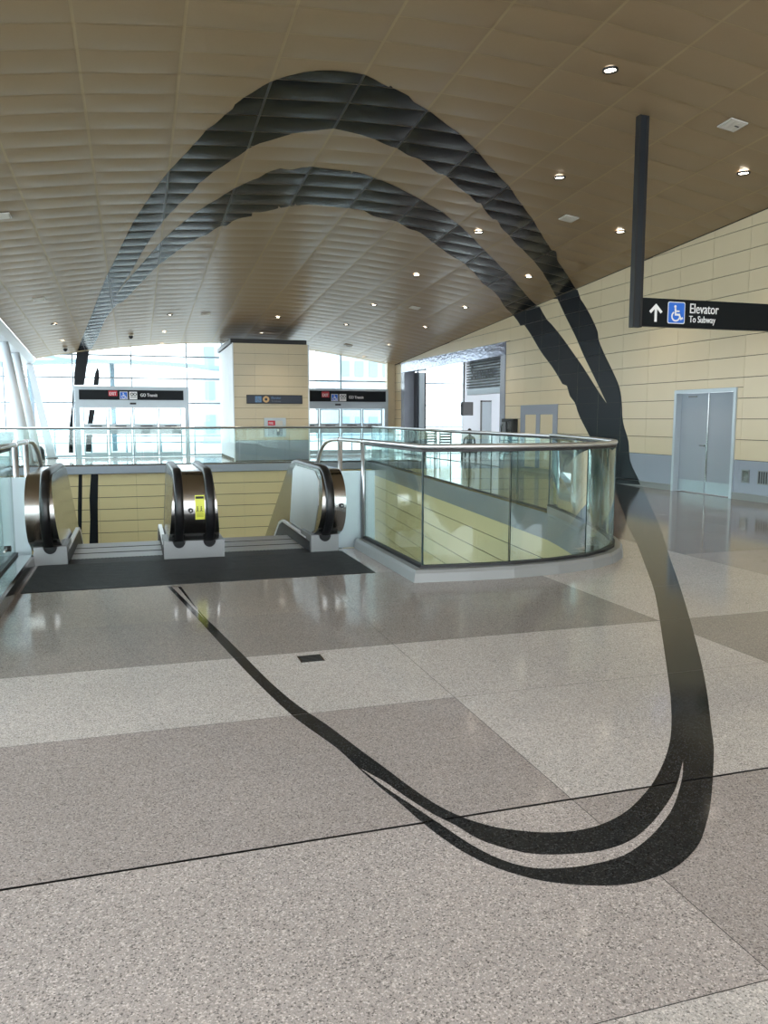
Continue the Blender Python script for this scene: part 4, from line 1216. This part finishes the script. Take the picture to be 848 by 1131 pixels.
# ------------------------------------------------------------------ lower level walls seen through the opening
LZ = -5.2
b = B(); b.box((XL - 0.3, 28.02, LZ), (8.7, 28.3, -0.25), 'wall_gap')
wl = struct(b.build('wall_lower_back'), 'pale yellow panelled wall of the level below, facing the escalators')
zl = [-0.27 - 0.395 * k for k in range(13)]
xl = [XL - 0.3 + 1.2 * k for k in range(12)]
for i in range(11):
    for k in range(12):
        xa, xb = xl[i], min(xl[i + 1], 8.68)
        b = B(); b.box((xa + .002, 28.0, zl[k + 1] + .010), (xb - .002, 28.02, zl[k] - .010), 'wall_low')
        b.build('wall_panel', wl)
for P in LOWM:
    b = B()
    for tt in tris(P):
        c = clip_rect(tt, -99, 99, -4, -0.28)
        if c:
            b.poly([(q[0], 27.995, q[1]) for q in c], 'film')
    b.build('painted_band', wl, fix=False)
# side
A0, A1 = Vector((6.56, 11.0)), Vector((8.26, 28.0))
dv = (A1 - A0).normalized(); nv = Vector((dv.y, -dv.x)); LEN = (A1 - A0).length
def side_quad(b, s0, s1, z0, z1, off0, off1, m):
    P = [A0 + dv * s0, A0 + dv * s1]
    q = []
    for z in (z0, z1):
        for o in (off0, off1):
            for s in P:
                v = s + nv * o
                q.append((v.x, v.y, z))
    n0 = len(b.v)
    b.v += q
    for f_ in ((0, 1, 3, 2), (4, 6, 7, 5), (0, 4, 5, 1), (2, 3, 7, 6), (0, 2, 6, 4), (1, 5, 7, 3)):
        b.f.append(tuple(n0 + i for i in f_)); b.m.append(b.mi(m)); b.s.append(False)
b = B(); side_quad(b, -4.6, LEN, LZ, -0.26, 0.02, 0.3, 'wall_gap')
ws = struct(b.build('wall_lower_right'), 'pale yellow panelled side wall of the level below, under the right rail')
zs2 = [-0.46 - 0.395 * k for k in range(13)]
ns = 14
for i in range(ns):
    for k in range(12):
        s0, s1 = -4.5 + (LEN + 4.5) * i / ns, -4.5 + (LEN + 4.5) * (i + 1) / ns
        b = B(); side_quad(b, s0 + .002, s1 - .002, zs2[k + 1] + .010, zs2[k] - .010, 0, 0.02, 'wall_low')
        b.build('wall_panel', ws)
b = B(); b.box((XL - 0.4, YN - 1, LZ), (XL - 0.2, 28.3, -0.25), 'wall_low')
struct(b.build('wall_lower_left'), 'plain side wall of the level below at the left')
b = B(); b.box((XL - 0.4, YN - 1.2, LZ), (7.5, YN - 1, -0.25), 'wall_low')
struct(b.build('wall_lower_front'), 'plain wall of the level below under the concourse')
b = B(); b.box((XL - 0.4, YN - 1.2, LZ - 0.2), (8.8, 28.3, LZ), 'lower_floor')
struct(b.build('floor_lower'), 'grey floor of the level below the escalators')

# slab fascia around the opening
b = B()
b.sweep([(2.61, 9.2)] + NOSE + [(8.2, YF), (XL, YF)], [(0.0, -0.001), (-0.012, -0.001), (-0.012, -0.25), (0.0, -0.25)], 'fascia')
b.sweep([NOSE[9], NOSE[10], NOSE[11], NOSE[12], NOSE[13], NOSE[14], (8.2, YF)], [(0.012, -0.05), (-0.016, -0.05), (-0.016, -0.45), (0.012, -0.45)], 'fascia')
struct(b.build('trim_3'), 'brushed steel fascia along the edge of the floor slab')
# curbs
b = B()
CP = [(2.61, 9.2)] + NOSE
b.sweep(CP, [(0.125, 0.0), (0.112, 0.085), (0.095, 0.115), (-0.03, 0.12), (-0.03, 0.0)], 'base')
b.sweep([NOSE[-1], (8.2, YF), (XL, YF)], [(0.06, 0.0), (0.06, 0.03), (-0.03, 0.03), (-0.03, 0.0)], 'steel_dark')
struct(b.build('trim_4'), 'pale grey curb carrying the curved glass rail')
b = B()
b.sweep([(-1.25, YN), (-1.25, 9.06)], [(0.20, 0.0), (0.19, 0.10), (0.17, 0.12), (-0.03, 0.12), (-0.03, 0.0)], 'steel_dark')
struct(b.build('trim_5'), 'dark steel curb of the left glass rail')

# ------------------------------------------------------------------ glass railings
def lerp_path(path, ss):
    L = [0]
    for i in range(len(path) - 1):
        L.append(L[-1] + (Vector(path[i + 1]) - Vector(path[i])).length)
    def at(s):
        s = min(max(s, 0), L[-1])
        for i in range(len(path) - 1):
            if s <= L[i + 1] + 1e-9:
                t = (s - L[i]) / (L[i + 1] - L[i])
                return Vector(path[i]).lerp(Vector(path[i + 1]), t)
    return [at(s) for s in ss], L
def pane_piece(path, z0, z1, parent, th=0.019):
    b = B()
    rows = []
    P = [Vector(p) for p in path]
    for i, p in enumerate(P):
        d0 = (P[i] - P[i - 1]).normalized() if i else (P[1] - P[0]).normalized()
        d1 = (P[i + 1] - P[i]).normalized() if i < len(P) - 1 else d0
        nn = Vector((d0.y + d1.y, -d0.x - d1.x)).normalized() * th / 2
        rows.append((p + nn, p - nn))
    for k in range(len(rows) - 1):
        (a, a2), (c, c2) = rows[k], rows[k + 1]
        b.poly([(a.x, a.y, z0), (c.x, c.y, z0), (c.x, c.y, z1), (a.x, a.y, z1)], 'glass', len(rows) > 2)
        b.poly([(a2.x, a2.y, z0), (c2.x, c2.y, z0), (c2.x, c2.y, z1), (a2.x, a2.y, z1)], 'glass', len(rows) > 2)
        b.poly([(a.x, a.y, z1), (c.x, c.y, z1), (c2.x, c2.y, z1), (a2.x, a2.y, z1)], 'glass_edge')
    for k in (0, -1):
        a, a2 = rows[k]
        b.poly([(a.x, a.y, z0), (a2.x, a2.y, z0), (a2.x, a2.y, z1), (a.x, a.y, z1)], 'glass_edge')
    return b.build('glass_pane', parent)
def sub_path(path, s0, s1, step=0.35):
    _, L = lerp_path(path, [])
    ss = sorted(set([s0, s1] + [l for l in L if s0 + .01 < l < s1 - .01]))
    return lerp_path(path, ss)[0]
def rail_run(t, path, joints, z0, ztop, extra_start=None, extra_end=None, zfun=None):
    for i in range(len(joints) - 1):
        g = 0.007
        pane_piece(sub_path(path, joints[i] + g, joints[i + 1] - g), z0, ztop - 0.05, t)
    b = B()
    pts = [(p[0], p[1], ztop) for p in path]
    pts = (extra_start or []) + pts + (extra_end or [])
    b.tube(pts, 0.026, 'rail_steel', 12)
    b.build('handrail', t)
    b = B()
    b.sweep([p for p in path], [(0.014, ztop - 0.05), (0.014, ztop - 0.026), (-0.014, ztop - 0.026), (-0.014, ztop - 0.05)], 'black')
    b.build('cap_channel', t)
    b = B()
    b.sweep([p for p in path], [(0.03, z0 - 0.001), (0.03, z0 + 0.025), (-0.03, z0 + 0.025), (-0.03, z0 - 0.001)], 'black')
    b.build('base_channel', t)
main = empty('glass_railing', (2.61, 7.13, 0))
inv = lambda p: (p[0] - 2.61, p[1] - 7.13)
path1 = [inv(p) for p in [(2.61, 9.14)] + NOSE]
_, L1 = lerp_path(path1, [])
j1 = [0, 2.01, L1[3], L1[5], L1[8], L1[10] , L1[12], L1[15]]
start = [(-0.0, 11.75 - 7.13, 0.84), (0.0, 11.70 - 7.13, 0.93), (0, 11.58 - 7.13, 1.04), (0, 11.38 - 7.13, 1.15), (0, 11.12 - 7.13, 1.225), (0, 10.8 - 7.13, 1.26), (0, 10.4 - 7.13, 1.275)]
rail_run(main, path1, j1, 0.12, 1.285, extra_start=start)
for y in (9.2, 10.35):
    b = B(); b.tube([(0, y - 7.13, 1.27), (0, y - 7.13, -0.2 if y > 9.3 else 0.12)], 0.03, 'rail_steel', 10); b.build('post', main)
    b = B(); b.tube([(0, y - 7.155, 1.275), (0, y - 7.105, 1.275)], 0.034, 'steel', 12); b.build('collar', main)
tag(main, 'continuous glass railing with steel handrail, curved around the near right end of the floor opening', 'railing')
far = far2 = far3 = main
inv2 = inv
path2 = [inv2(p) for p in [NOSE[-1], (8.2, YF)]]
Ls = (Vector(path2[1]) - Vector(path2[0])).length
rail_run(far, path2, [Ls * k / 11 for k in range(12)], 0.03, 1.27)
path3 = [inv((8.2, YF)), inv((XL, YF))]
rail_run(far2, path3, [(8.2 - XL) * k / 8 for k in range(9)], 0.03, 1.26)
lft = empty('glass_railing', (-1.25, 9.1, 0))
path4 = [(0, YN - 9.1), (0, 0)]
end4 = [(0, 10.66 - 9.1, 1.275), (0, 11.0 - 9.1, 1.26), (0, 11.3 - 9.1, 1.215), (0, 11.6 - 9.1, 1.11), (0, 11.8 - 9.1, 1.0), (0, 11.95 - 9.1, 0.86)]
rail_run(lft, path4, [0, 1.9, 3.9], 0.12, 1.27, extra_end=end4)
for y in (9.5, 10.4):
    b = B(); b.tube([(0, y - 9.1, 1.27), (0, y - 9.1, 0.0)], 0.03, 'rail_steel', 10); b.build('post', lft)
    b = B(); b.tube([(0, y - 9.125, 1.272), (0, y - 9.075, 1.272)], 0.034, 'steel', 12); b.build('collar', lft)
b = B(); b.tube([(0.01, -0.75, 0.3), (0.07, -0.75, 0.3)], 0.03, 'black', 12); b.tube([(0.04, -0.95, 0.3), (0.04, -0.70, 0.3)], 0.012, 'steel', 8); b.build('glass_clamp', lft)
tag(lft, 'glass railing with steel handrail left of the escalators, cut by the left edge', 'railing')
rail_run(far3, [inv((XL, YF)), inv((XL, YN))], [(YF - YN) * k / 12 for k in range(13)], 0.03, 1.26)
b = B(); b.sweep([(XL, YF), (XL, YN), (-1.25, YN)], [(0.05, 0.0), (0.05, 0.03), (-0.03, 0.03), (-0.03, 0.0)], 'steel_dark')
struct(b.build('trim_6'), 'low steel curb on the left side of the opening')

# steel side panels beside the escalators
b = B(); b.box((2.30, 9.24, 0.0), (2.76, 9.27, 0.93), 'steel_panel'); o = b.build('steel_side_panel')
tag(o, 'flat brushed steel infill panel right of the right escalator', 'panel')
b = B(); b.box((-1.42, 9.24, 0.0), (-1.105, 9.27, 0.93), 'steel_panel'); o = b.build('steel_side_panel')
tag(o, 'narrow steel infill panel left of the left escalator', 'panel')

# ------------------------------------------------------------------ escalators
A30 = math.tan(math.radians(30))
def slope(y, yk):
    return -max(0, y - yk) * A30
def escalator(X0, first):
    t = empty('escalator', (X0, 9.02, 0))
    oy = -9.02
    W = 1.655
    yk = 10.75
    yend = 17.5
    for side in (0, 1):
        flip = (lambda x: x) if side == 0 else (lambda x: W - x)
        sh = (side == 1) if first else (side == 0)       # this side is shared with the neighbour
        outer = 0.0 if sh else -0.04
        # newel block
        b = B()
        xa, xb = sorted((flip(0.0), flip(0.33)))
        b.box((xa, 0, 0), (xb, 0.6, 0.2), 'steel_flat')
        nb = b.build('newel_block', t)
        b = B()
        cx = flip(0.165)
        ov = [(cx + 0.068 * math.cos(a), 0.2 + 0.075 * math.sin(a)) for a in [math.pi + math.pi * k / 12 for k in range(13)]]
        b.prism(ov, 'y', -0.022, 0.03, 'riser')
        b.build('handrail_inlet', nb)
        # body: rounded newel, level deck, then down the incline
        fr = []
        for k in range(15):
            th = math.radians(-72 + (90 + 72) * k / 14)
            fr.append((9.20 - 0.40 * math.cos(th) + oy, 0.58 + 0.385 * math.sin(th)))
        top = [(yk - 0.2 + oy, 0.965), (yk + oy, 0.955), (yk + 0.3 + oy, 0.965 - 0.08), (yend + oy, 0.955 - (yend - yk) * A30 + 0.06)]
        bot = [(yend + oy, 0.1 - (yend - yk + .2) * A30), (yk - 0.2 + oy, 0.12), (9.3 + oy, 0.12)]
        outl = fr + top + bot
        inner = lambda p: flip(0.275 - 0.065 * min(1, max(0, (p[1] + max(0, p[0] - oy * 0 - (yk + oy)) * A30 - 0.2) / 0.75)))
        b = B()
        b.prism(outl, 'x', lambda p: flip(outer), inner, 'steel', smooth=False, mcap='steel')
        body = b.build('balustrade', t)
        for p in body.data.polygons:
            if abs(p.normal.x) < 0.5:
                p.use_smooth = True
        body.data.set_sharp_from_angle(angle=math.radians(32))
        if side == 1 and not first:
            P = [(9.25 + oy, 0.2), (10.62 + oy, 0.16), (10.66 + oy, 0.86), (10.5 + oy, 0.93), (9.3 + oy, 0.93), (9.08 + oy, 0.84), (9.0 + oy, 0.55), (9.1 + oy, 0.25)]
            b = B(); b.prism(P, 'x', lambda p: inner(p) - 0.006, lambda p: inner(p) + 0.01, 'satin2'); b.build('inner_panel', t)
        # handrail belt
        pts = []
        for k in range(17):
            th = math.radians(-70 + 160 * k / 16)
            pts.append((9.20 - 0.425 * math.cos(th) + oy, 0.58 + 0.41 * math.sin(th)))
        pts += [(yk - 0.1 + oy, 0.99), (yk + 0.1 + oy, 0.965), (yk + 0.3 + oy, 0.90), (yend + oy, 0.99 - (yend - yk) * A30 + 0.04)]
        cxm = 0.165 if sh else 0.15
        b = B()
        hw = 0.044
        rows = []
        for i, (y, z) in enumerate(pts):
            a = Vector(pts[max(0, i - 1)]); c = Vector(pts[min(len(pts) - 1, i + 1)])
            dd = (c - a).normalized(); nn = Vector((-dd.y, dd.x))
            sec = [(-hw, -0.028), (-hw - 0.004, 0.0), (-hw + 0.012, 0.014), (0, 0.018), (hw - 0.012, 0.014), (hw + 0.004, 0.0), (hw, -0.028)]
            rows.append([(flip(cxm) + sx, y + nn.x * o_, z + nn.y * o_) for sx, o_ in sec])
        b.grid(rows, 'rubber', True)
        b.build('handrail', t)
        # inner skirt deck, polished, sheen put into its near-white colour, and dark skirt below
        xs0, xs1 = flip(0.29), flip(0.336)
        lo, hi = min(xs0, xs1), max(xs0, xs1)
        P = [(9.32 + oy, 0.125), (10.93 + oy, 0.125), (11.15 + oy, 0.06), (yend + oy, 0.0 - (yend - 11.1) * A30), (yend + oy, 0.04 - (yend - 11.1) * A30), (11.2 + oy, 0.09), (10.95 + oy, 0.153), (9.32 + oy, 0.145)]
        b = B(); b.prism(P, 'x', lo, hi, 'skirt_sheen'); b.build('skirt_deck', t)
        P = [(9.1 + oy, -0.05), (10.9 + oy, -0.05), (yend + oy, -0.35 - (yend - 11.1) * A30), (yend + oy, 0.0 - (yend - 11.1) * A30), (11.15 + oy, 0.06), (10.93 + oy, 0.12), (9.1 + oy, 0.12)]
        xs0, xs1 = flip(0.275), flip(0.335)
        b = B(); b.prism(P, 'x', min(xs0, xs1), max(xs0, xs1), 'black'); b.build('skirt_panel', t)
        # exterior cladding below
        P = [(9.25 + oy, -1.1), (10.75 + oy, -1.1), (yend + oy, -1.1 - (yend - 10.75) * A30), (yend + oy, 0.1 - (yend - 10.75) * A30), (10.75 + oy, 0.1), (9.25 + oy, 0.1)]
        xs0, xs1 = flip(outer + 0.005), flip(0.27)
        b = B(); b.prism(P, 'x', min(xs0, xs1), max(xs0, xs1), 'steel_panel'); b.build('truss_cladding', t)
        if (first and side == 1) or (not first and side == 1):
            b = B()
            kx = 0.265 if side == 1 and not first else 0.0
            px_ = flip(0.045) if first else flip(0.02)
            b.tube([(px_, -0.25, 0.565), (px_, -0.21, 0.565)], 0.026, 'black', 14)
            b.tube([(px_, -0.252, 0.565), (px_, -0.249, 0.565)], 0.007, 'steel', 8)
            ks = b.build('key_switch', t)
    if not first:
        b = B()
        ths = [math.radians(a) for a in (22, 14, 6, -2, -10, -18)]
        pts = [(9.20 - 0.403 * math.cos(a) + oy, 0.58 + 0.388 * math.sin(a)) for a in ths]
        b.grid([[(0.005, y, z), (0.105, y, z)] for y, z in pts], 'yellow', True)
        lb = b.build('warning_label', t)
        lb['label'] = 'yellow warning sticker'
        b = B()
        P = [(9.20 - 0.406 * math.cos(a) + oy, 0.58 + 0.391 * math.sin(a)) for a in (math.radians(20), math.radians(16))]
        b.poly([(0.012, P[0][0], P[0][1]), (0.098, P[0][0], P[0][1]), (0.098, P[1][0], P[1][1]), (0.012, P[1][0], P[1][1])], 'black')
        zof = lambda y: (9.20 - 0.407 * math.cos(math.asin((y - 0.58) / 0.391)) + oy)
        F = [[(q[0] * .045, q[1] * .045) for q in f] for f in []]
        for cx in (0.028, 0.068):
            F += [circle(cx, 0.60, 0.007, 8)] + stroke([(cx, 0.59), (cx, 0.57), (cx - .008, 0.555)], .006) + stroke([(cx, 0.57), (cx + .009, 0.556)], .005) + stroke([(cx - .008, 0.582), (cx + .012, 0.58)], .004)
        F += stroke([(0.015, 0.55), (0.095, 0.55)], .003)
        for q in (0.53, 0.518, 0.506, 0.494):
            F += stroke([(0.02, q), (0.09, q)], .003)
        for f_ in F:
            b.poly([(q[0], zof(q[1]), q[1]) for q in f_], 'black')
        b.build('sticker_print', lb, fix=False)
    # comb, steps
    x0, x1 = 0.335, 1.32
    b = B(); b.box((x0, 0.061, -0.03), (x1, 0.28, 0.004), 'plate')
    for k in range(24):
        xk = x0 + (x1 - x0) * (k + .5) / 24
        b.box((xk - .006, 0.28, -0.03), (xk + .006, 0.33, 0.002), 'steel_flat')
    b.build('comb_plate', t)
    src = None
    y = 0.33; z = -0.006
    for k in range(16):
        b = B()
        dz = 0 if k < 3 else (0.06 if k == 3 else (0.16 if k == 4 else 0.231))
        z -= dz
        if src is None:
            for r in range(64):
                xk = x0 + (x1 - x0) * (r + .5) / 64
                b.box((xk - .0055, 0.055, -0.012), (xk + .011, 0.385, 0.0), 'tread')
            b.box((x0, 0.052, -0.03), (x1, 0.385, -0.008), 'tread')
            b.box((x0, 0.0, -0.03), (x1, 0.052, -0.001), 'riser')
            b.box((x0, 0.385, -0.22), (x1, 0.4, -0.01), 'riser')
            src = b.build('step', t, (0, y, z))
        else:
            o = src.copy(); o.location = (0, y, z); COL.objects.link(o); o.parent = t
        y += 0.4
    b = B()
    xa, xb = (0.04, 1.655) if first else (0.0, 1.685)
    b.box((xa, 7.62 - 9.02, 0.0), (xb, -0.001, 0.005), 'plate')
    for k in range(28):
        yk_ = 7.63 - 9.02 + k * 0.0495
        b.box((xa, yk_, 0.005), (xb, yk_ + 0.03, 0.0075), 'plate')
    b.box((0.335, -0.001, -0.02), (1.32, 0.06, 0.005), 'plate')
    b.build('landing_plate', t)
    # bottom truss floor
    P = [(9.25 + oy, -1.1), (10.75 + oy, -1.1), (yend + oy, -1.1 - (yend - 10.75) * A30), (yend + oy, -1.0 - (yend - 10.75) * A30), (10.75 + oy, -1.0), (9.25 + oy, -1.0)]
    b = B(); b.prism(P, 'x', 0.0, W, 'steel_panel'); b.build('truss_soffit', t)
    return t
tag(escalator(-1.06, True), 'left escalator with stainless newel and black handrails, next to the left glass rail', 'escalator', 'pair of down escalators')
tag(escalator(0.595, False), 'right escalator with yellow sticker on its left newel, next to the curved glass rail', 'escalator', 'pair of down escalators')

# ------------------------------------------------------------------ hanging elevator sign
SY = 10.75
t = empty('hanging_sign', (7.38, SY, 2.94))
ztp = ceil_z(7.4, SY) - 2.94
b = B(); b.box((-0.075, -0.05, 0.0), (0.075, 0.05, ztp), 'post_dark'); b.box((-0.08, -0.055, 0), (-0.055, 0.055, ztp), 'black'); b.box((0.04, -0.055, 0), (0.08, 0.055, ztp), 'black'); b.build('post', t)
b = B(); b.box((0.08, -0.045, 0.02), (4.0 - 0.35, 0.045, 0.445), 'sign_black'); b.build('sign_box', t)
b = B(); b.box((3.4, -0.05, 0.0), (3.55, 0.05, ceil_z(10.9, SY) - 2.94), 'post_dark'); b.build('post', t)
fy = -0.048
b = B()
F = stroke([(0.325, 0.11), (0.325, 0.30)], 0.045) + stroke([(0.235, 0.245), (0.325, 0.335), (0.415, 0.245)], 0.045)
print_strokes(b, F, lambda p: (p[0], fy, p[1]), 'white'); b.build('arrow', t, fix=False)
def rrect(x0, z0, x1, z1, r):
    return circle(x1 - r, z1 - r, r, 5, 0, math.pi / 2) + circle(x0 + r, z1 - r, r, 5, math.pi / 2, math.pi) + circle(x0 + r, z0 + r, r, 5, math.pi, 1.5 * math.pi) + circle(x1 - r, z0 + r, r, 5, 1.5 * math.pi, 2 * math.pi)
b = B(); b.prism(rrect(0.54, 0.075, 0.855, 0.405, 0.03), 'y', fy, -0.045, 'white'); b.prism(rrect(0.552, 0.087, 0.843, 0.393, 0.025), 'y', fy - 0.002, fy, 'blue'); pl = b.build('access_plate', t)
b = B(); print_strokes(b, wheelchair(0.29), lambda p: (0.55 + p[0], fy - 0.004, 0.09 + p[1]), 'white'); b.build('pictogram', pl, fix=False)
b = B(); print_bold(b, text_tris('Elevator', 0.215), lambda p: (0.935 + p[0] * 0.76, fy, 0.245 + p[1]), 'white')
print_bold(b, text_tris('To Subway', 0.145), lambda p: (0.935 + p[0] * 0.76, fy, 0.105 + p[1]), 'white'); b.build('lettering', t, fix=False)
tag(t, 'black hanging sign reading Elevator To Subway with arrow and blue wheelchair symbol', 'sign')

# ------------------------------------------------------------------ things on the far left
t = empty('litter_bin', (-3.55, 33.2, 0))
b = B(); b.prism([(-0.2, 0), (0.22, 0), (0.2, 0.35), (0.1, 0.5), (-0.15, 0.5), (-0.2, 0.4)], 'y', -0.2, 0.2, 'black'); b.build('body', t)
b = B(); b.box((-0.12, -0.21, 0.32), (0.1, -0.2, 0.42), 'steel_dark'); b.build('flap', t)
tag(t, 'low black bin at the foot of the last leaning column', 'bin')
t = empty('ticket_desk', (-4.55, 30.5, 0))
b = B(); b.box((-0.45, -0.3, 0), (0.45, 0.3, 0.8), 'steel_panel'); b.build('body', t)
b = B(); b.prism([(-0.5, 0.8), (0.5, 0.8), (0.5, 1.1), (0.1, 1.1), (-0.3, 0.98), (-0.5, 0.88)], 'y', -0.32, 0.32, 'frame_grey'); b.build('sloping_top', t)
b = B(); b.box((-0.4, -0.33, 0.4), (0.4, -0.32, 0.7), 'steel_dark'); b.build('front_panel', t)
tag(t, 'grey ticket desk with sloping top beyond the left rail, behind the steel handrail', 'desk')

# ------------------------------------------------------------------ outside
b = B(); b.box((-60, 34.55, -0.3), (80, 110, -0.12), 'concrete'); b.box((-60, -12, -0.3), (-6.1, 34.55, -0.12), 'concrete')
struct(b.build('ground'), 'pale paved ground outside the glazing')
def canopy(x0, x1, y, z, rise, lab):
    t = empty('canopy', ((x0 + x1) / 2, y, 0))
    hw = (x1 - x0) / 2
    b = B()
    rows = []
    for k in range(17):
        u = -1 + 2 * k / 16
        zz_ = z + rise * (1 - u * u)
        rows.append([(u * hw, -2.5, zz_ - .25), (u * hw, 2.5, zz_), (u * hw, 2.5, zz_ + .12), (u * hw, -2.5, zz_ - .08)])
    b.grid(rows, 'canopy', False, close=True); b.poly(rows[0], 'canopy'); b.poly(rows[-1][::-1], 'canopy')
    b.build('roof', t)
    for k in range(3):
        u = -0.7 + 0.7 * k
        b = B(); b.tube([(u * hw, 0, -0.12), (u * hw, 0, z + rise * (1 - u * u) - .1)], 0.12, 'canopy', 8); b.build('post', t)
    tag(t, lab, 'canopy')
canopy(-9, 7, 44, 3.95, 0.55, 'curved grey platform canopy outside, seen above the left vestibule')
canopy(-22, -3, 52, 5.0, 0.8, 'second curved canopy farther out beyond the left glazing')
def block(name, x0, x1, y, h, d, lab, wn_):
    t = empty(name, ((x0 + x1) / 2, y, 0))
    w = (x1 - x0) / 2
    b = B(); b.box((-w, 0, -0.12), (w, d, h), 'bldg'); b.build('wall', t)
    nx, nz = wn_
    for i in range(nx):
        for k in range(nz):
            xa = -w + 2 * w * (i + .2) / nx; xb = -w + 2 * w * (i + .8) / nx
            za = h * (k + .25) / nz; zb = h * (k + .8) / nz
            b = B(); b.box((xa, -0.06, za), (xb, -0.01, zb), 'canopy'); b.build('window', t)
    tag(t, lab, 'building')
block('office_building', 4.4, 7.6, 55, 9, 8, 'pale hazy office block outside, right of the left vestibule', (3, 4))
block('office_building', 15, 19.5, 60, 8.5, 8, 'pale hazy office block outside behind the right vestibule', (4, 4))
# platform barrier outside the left vestibule
t = empty('barrier_rail', (0, 39, 0))
for z in (0.45, 0.75, 1.05):
    b = B(); b.tube([(-5, 0, z), (12, 0, z)], 0.03, 'canopy', 6); b.build('rail', t)
for k in range(12):
    b = B(); b.tube([(-5 + k * 1.545, 0, -0.12), (-5 + k * 1.545, 0, 1.1)], 0.035, 'canopy', 6); b.build('post', t)
tag(t, 'low metal barrier rail outside beyond the left vestibule doors', 'barrier')
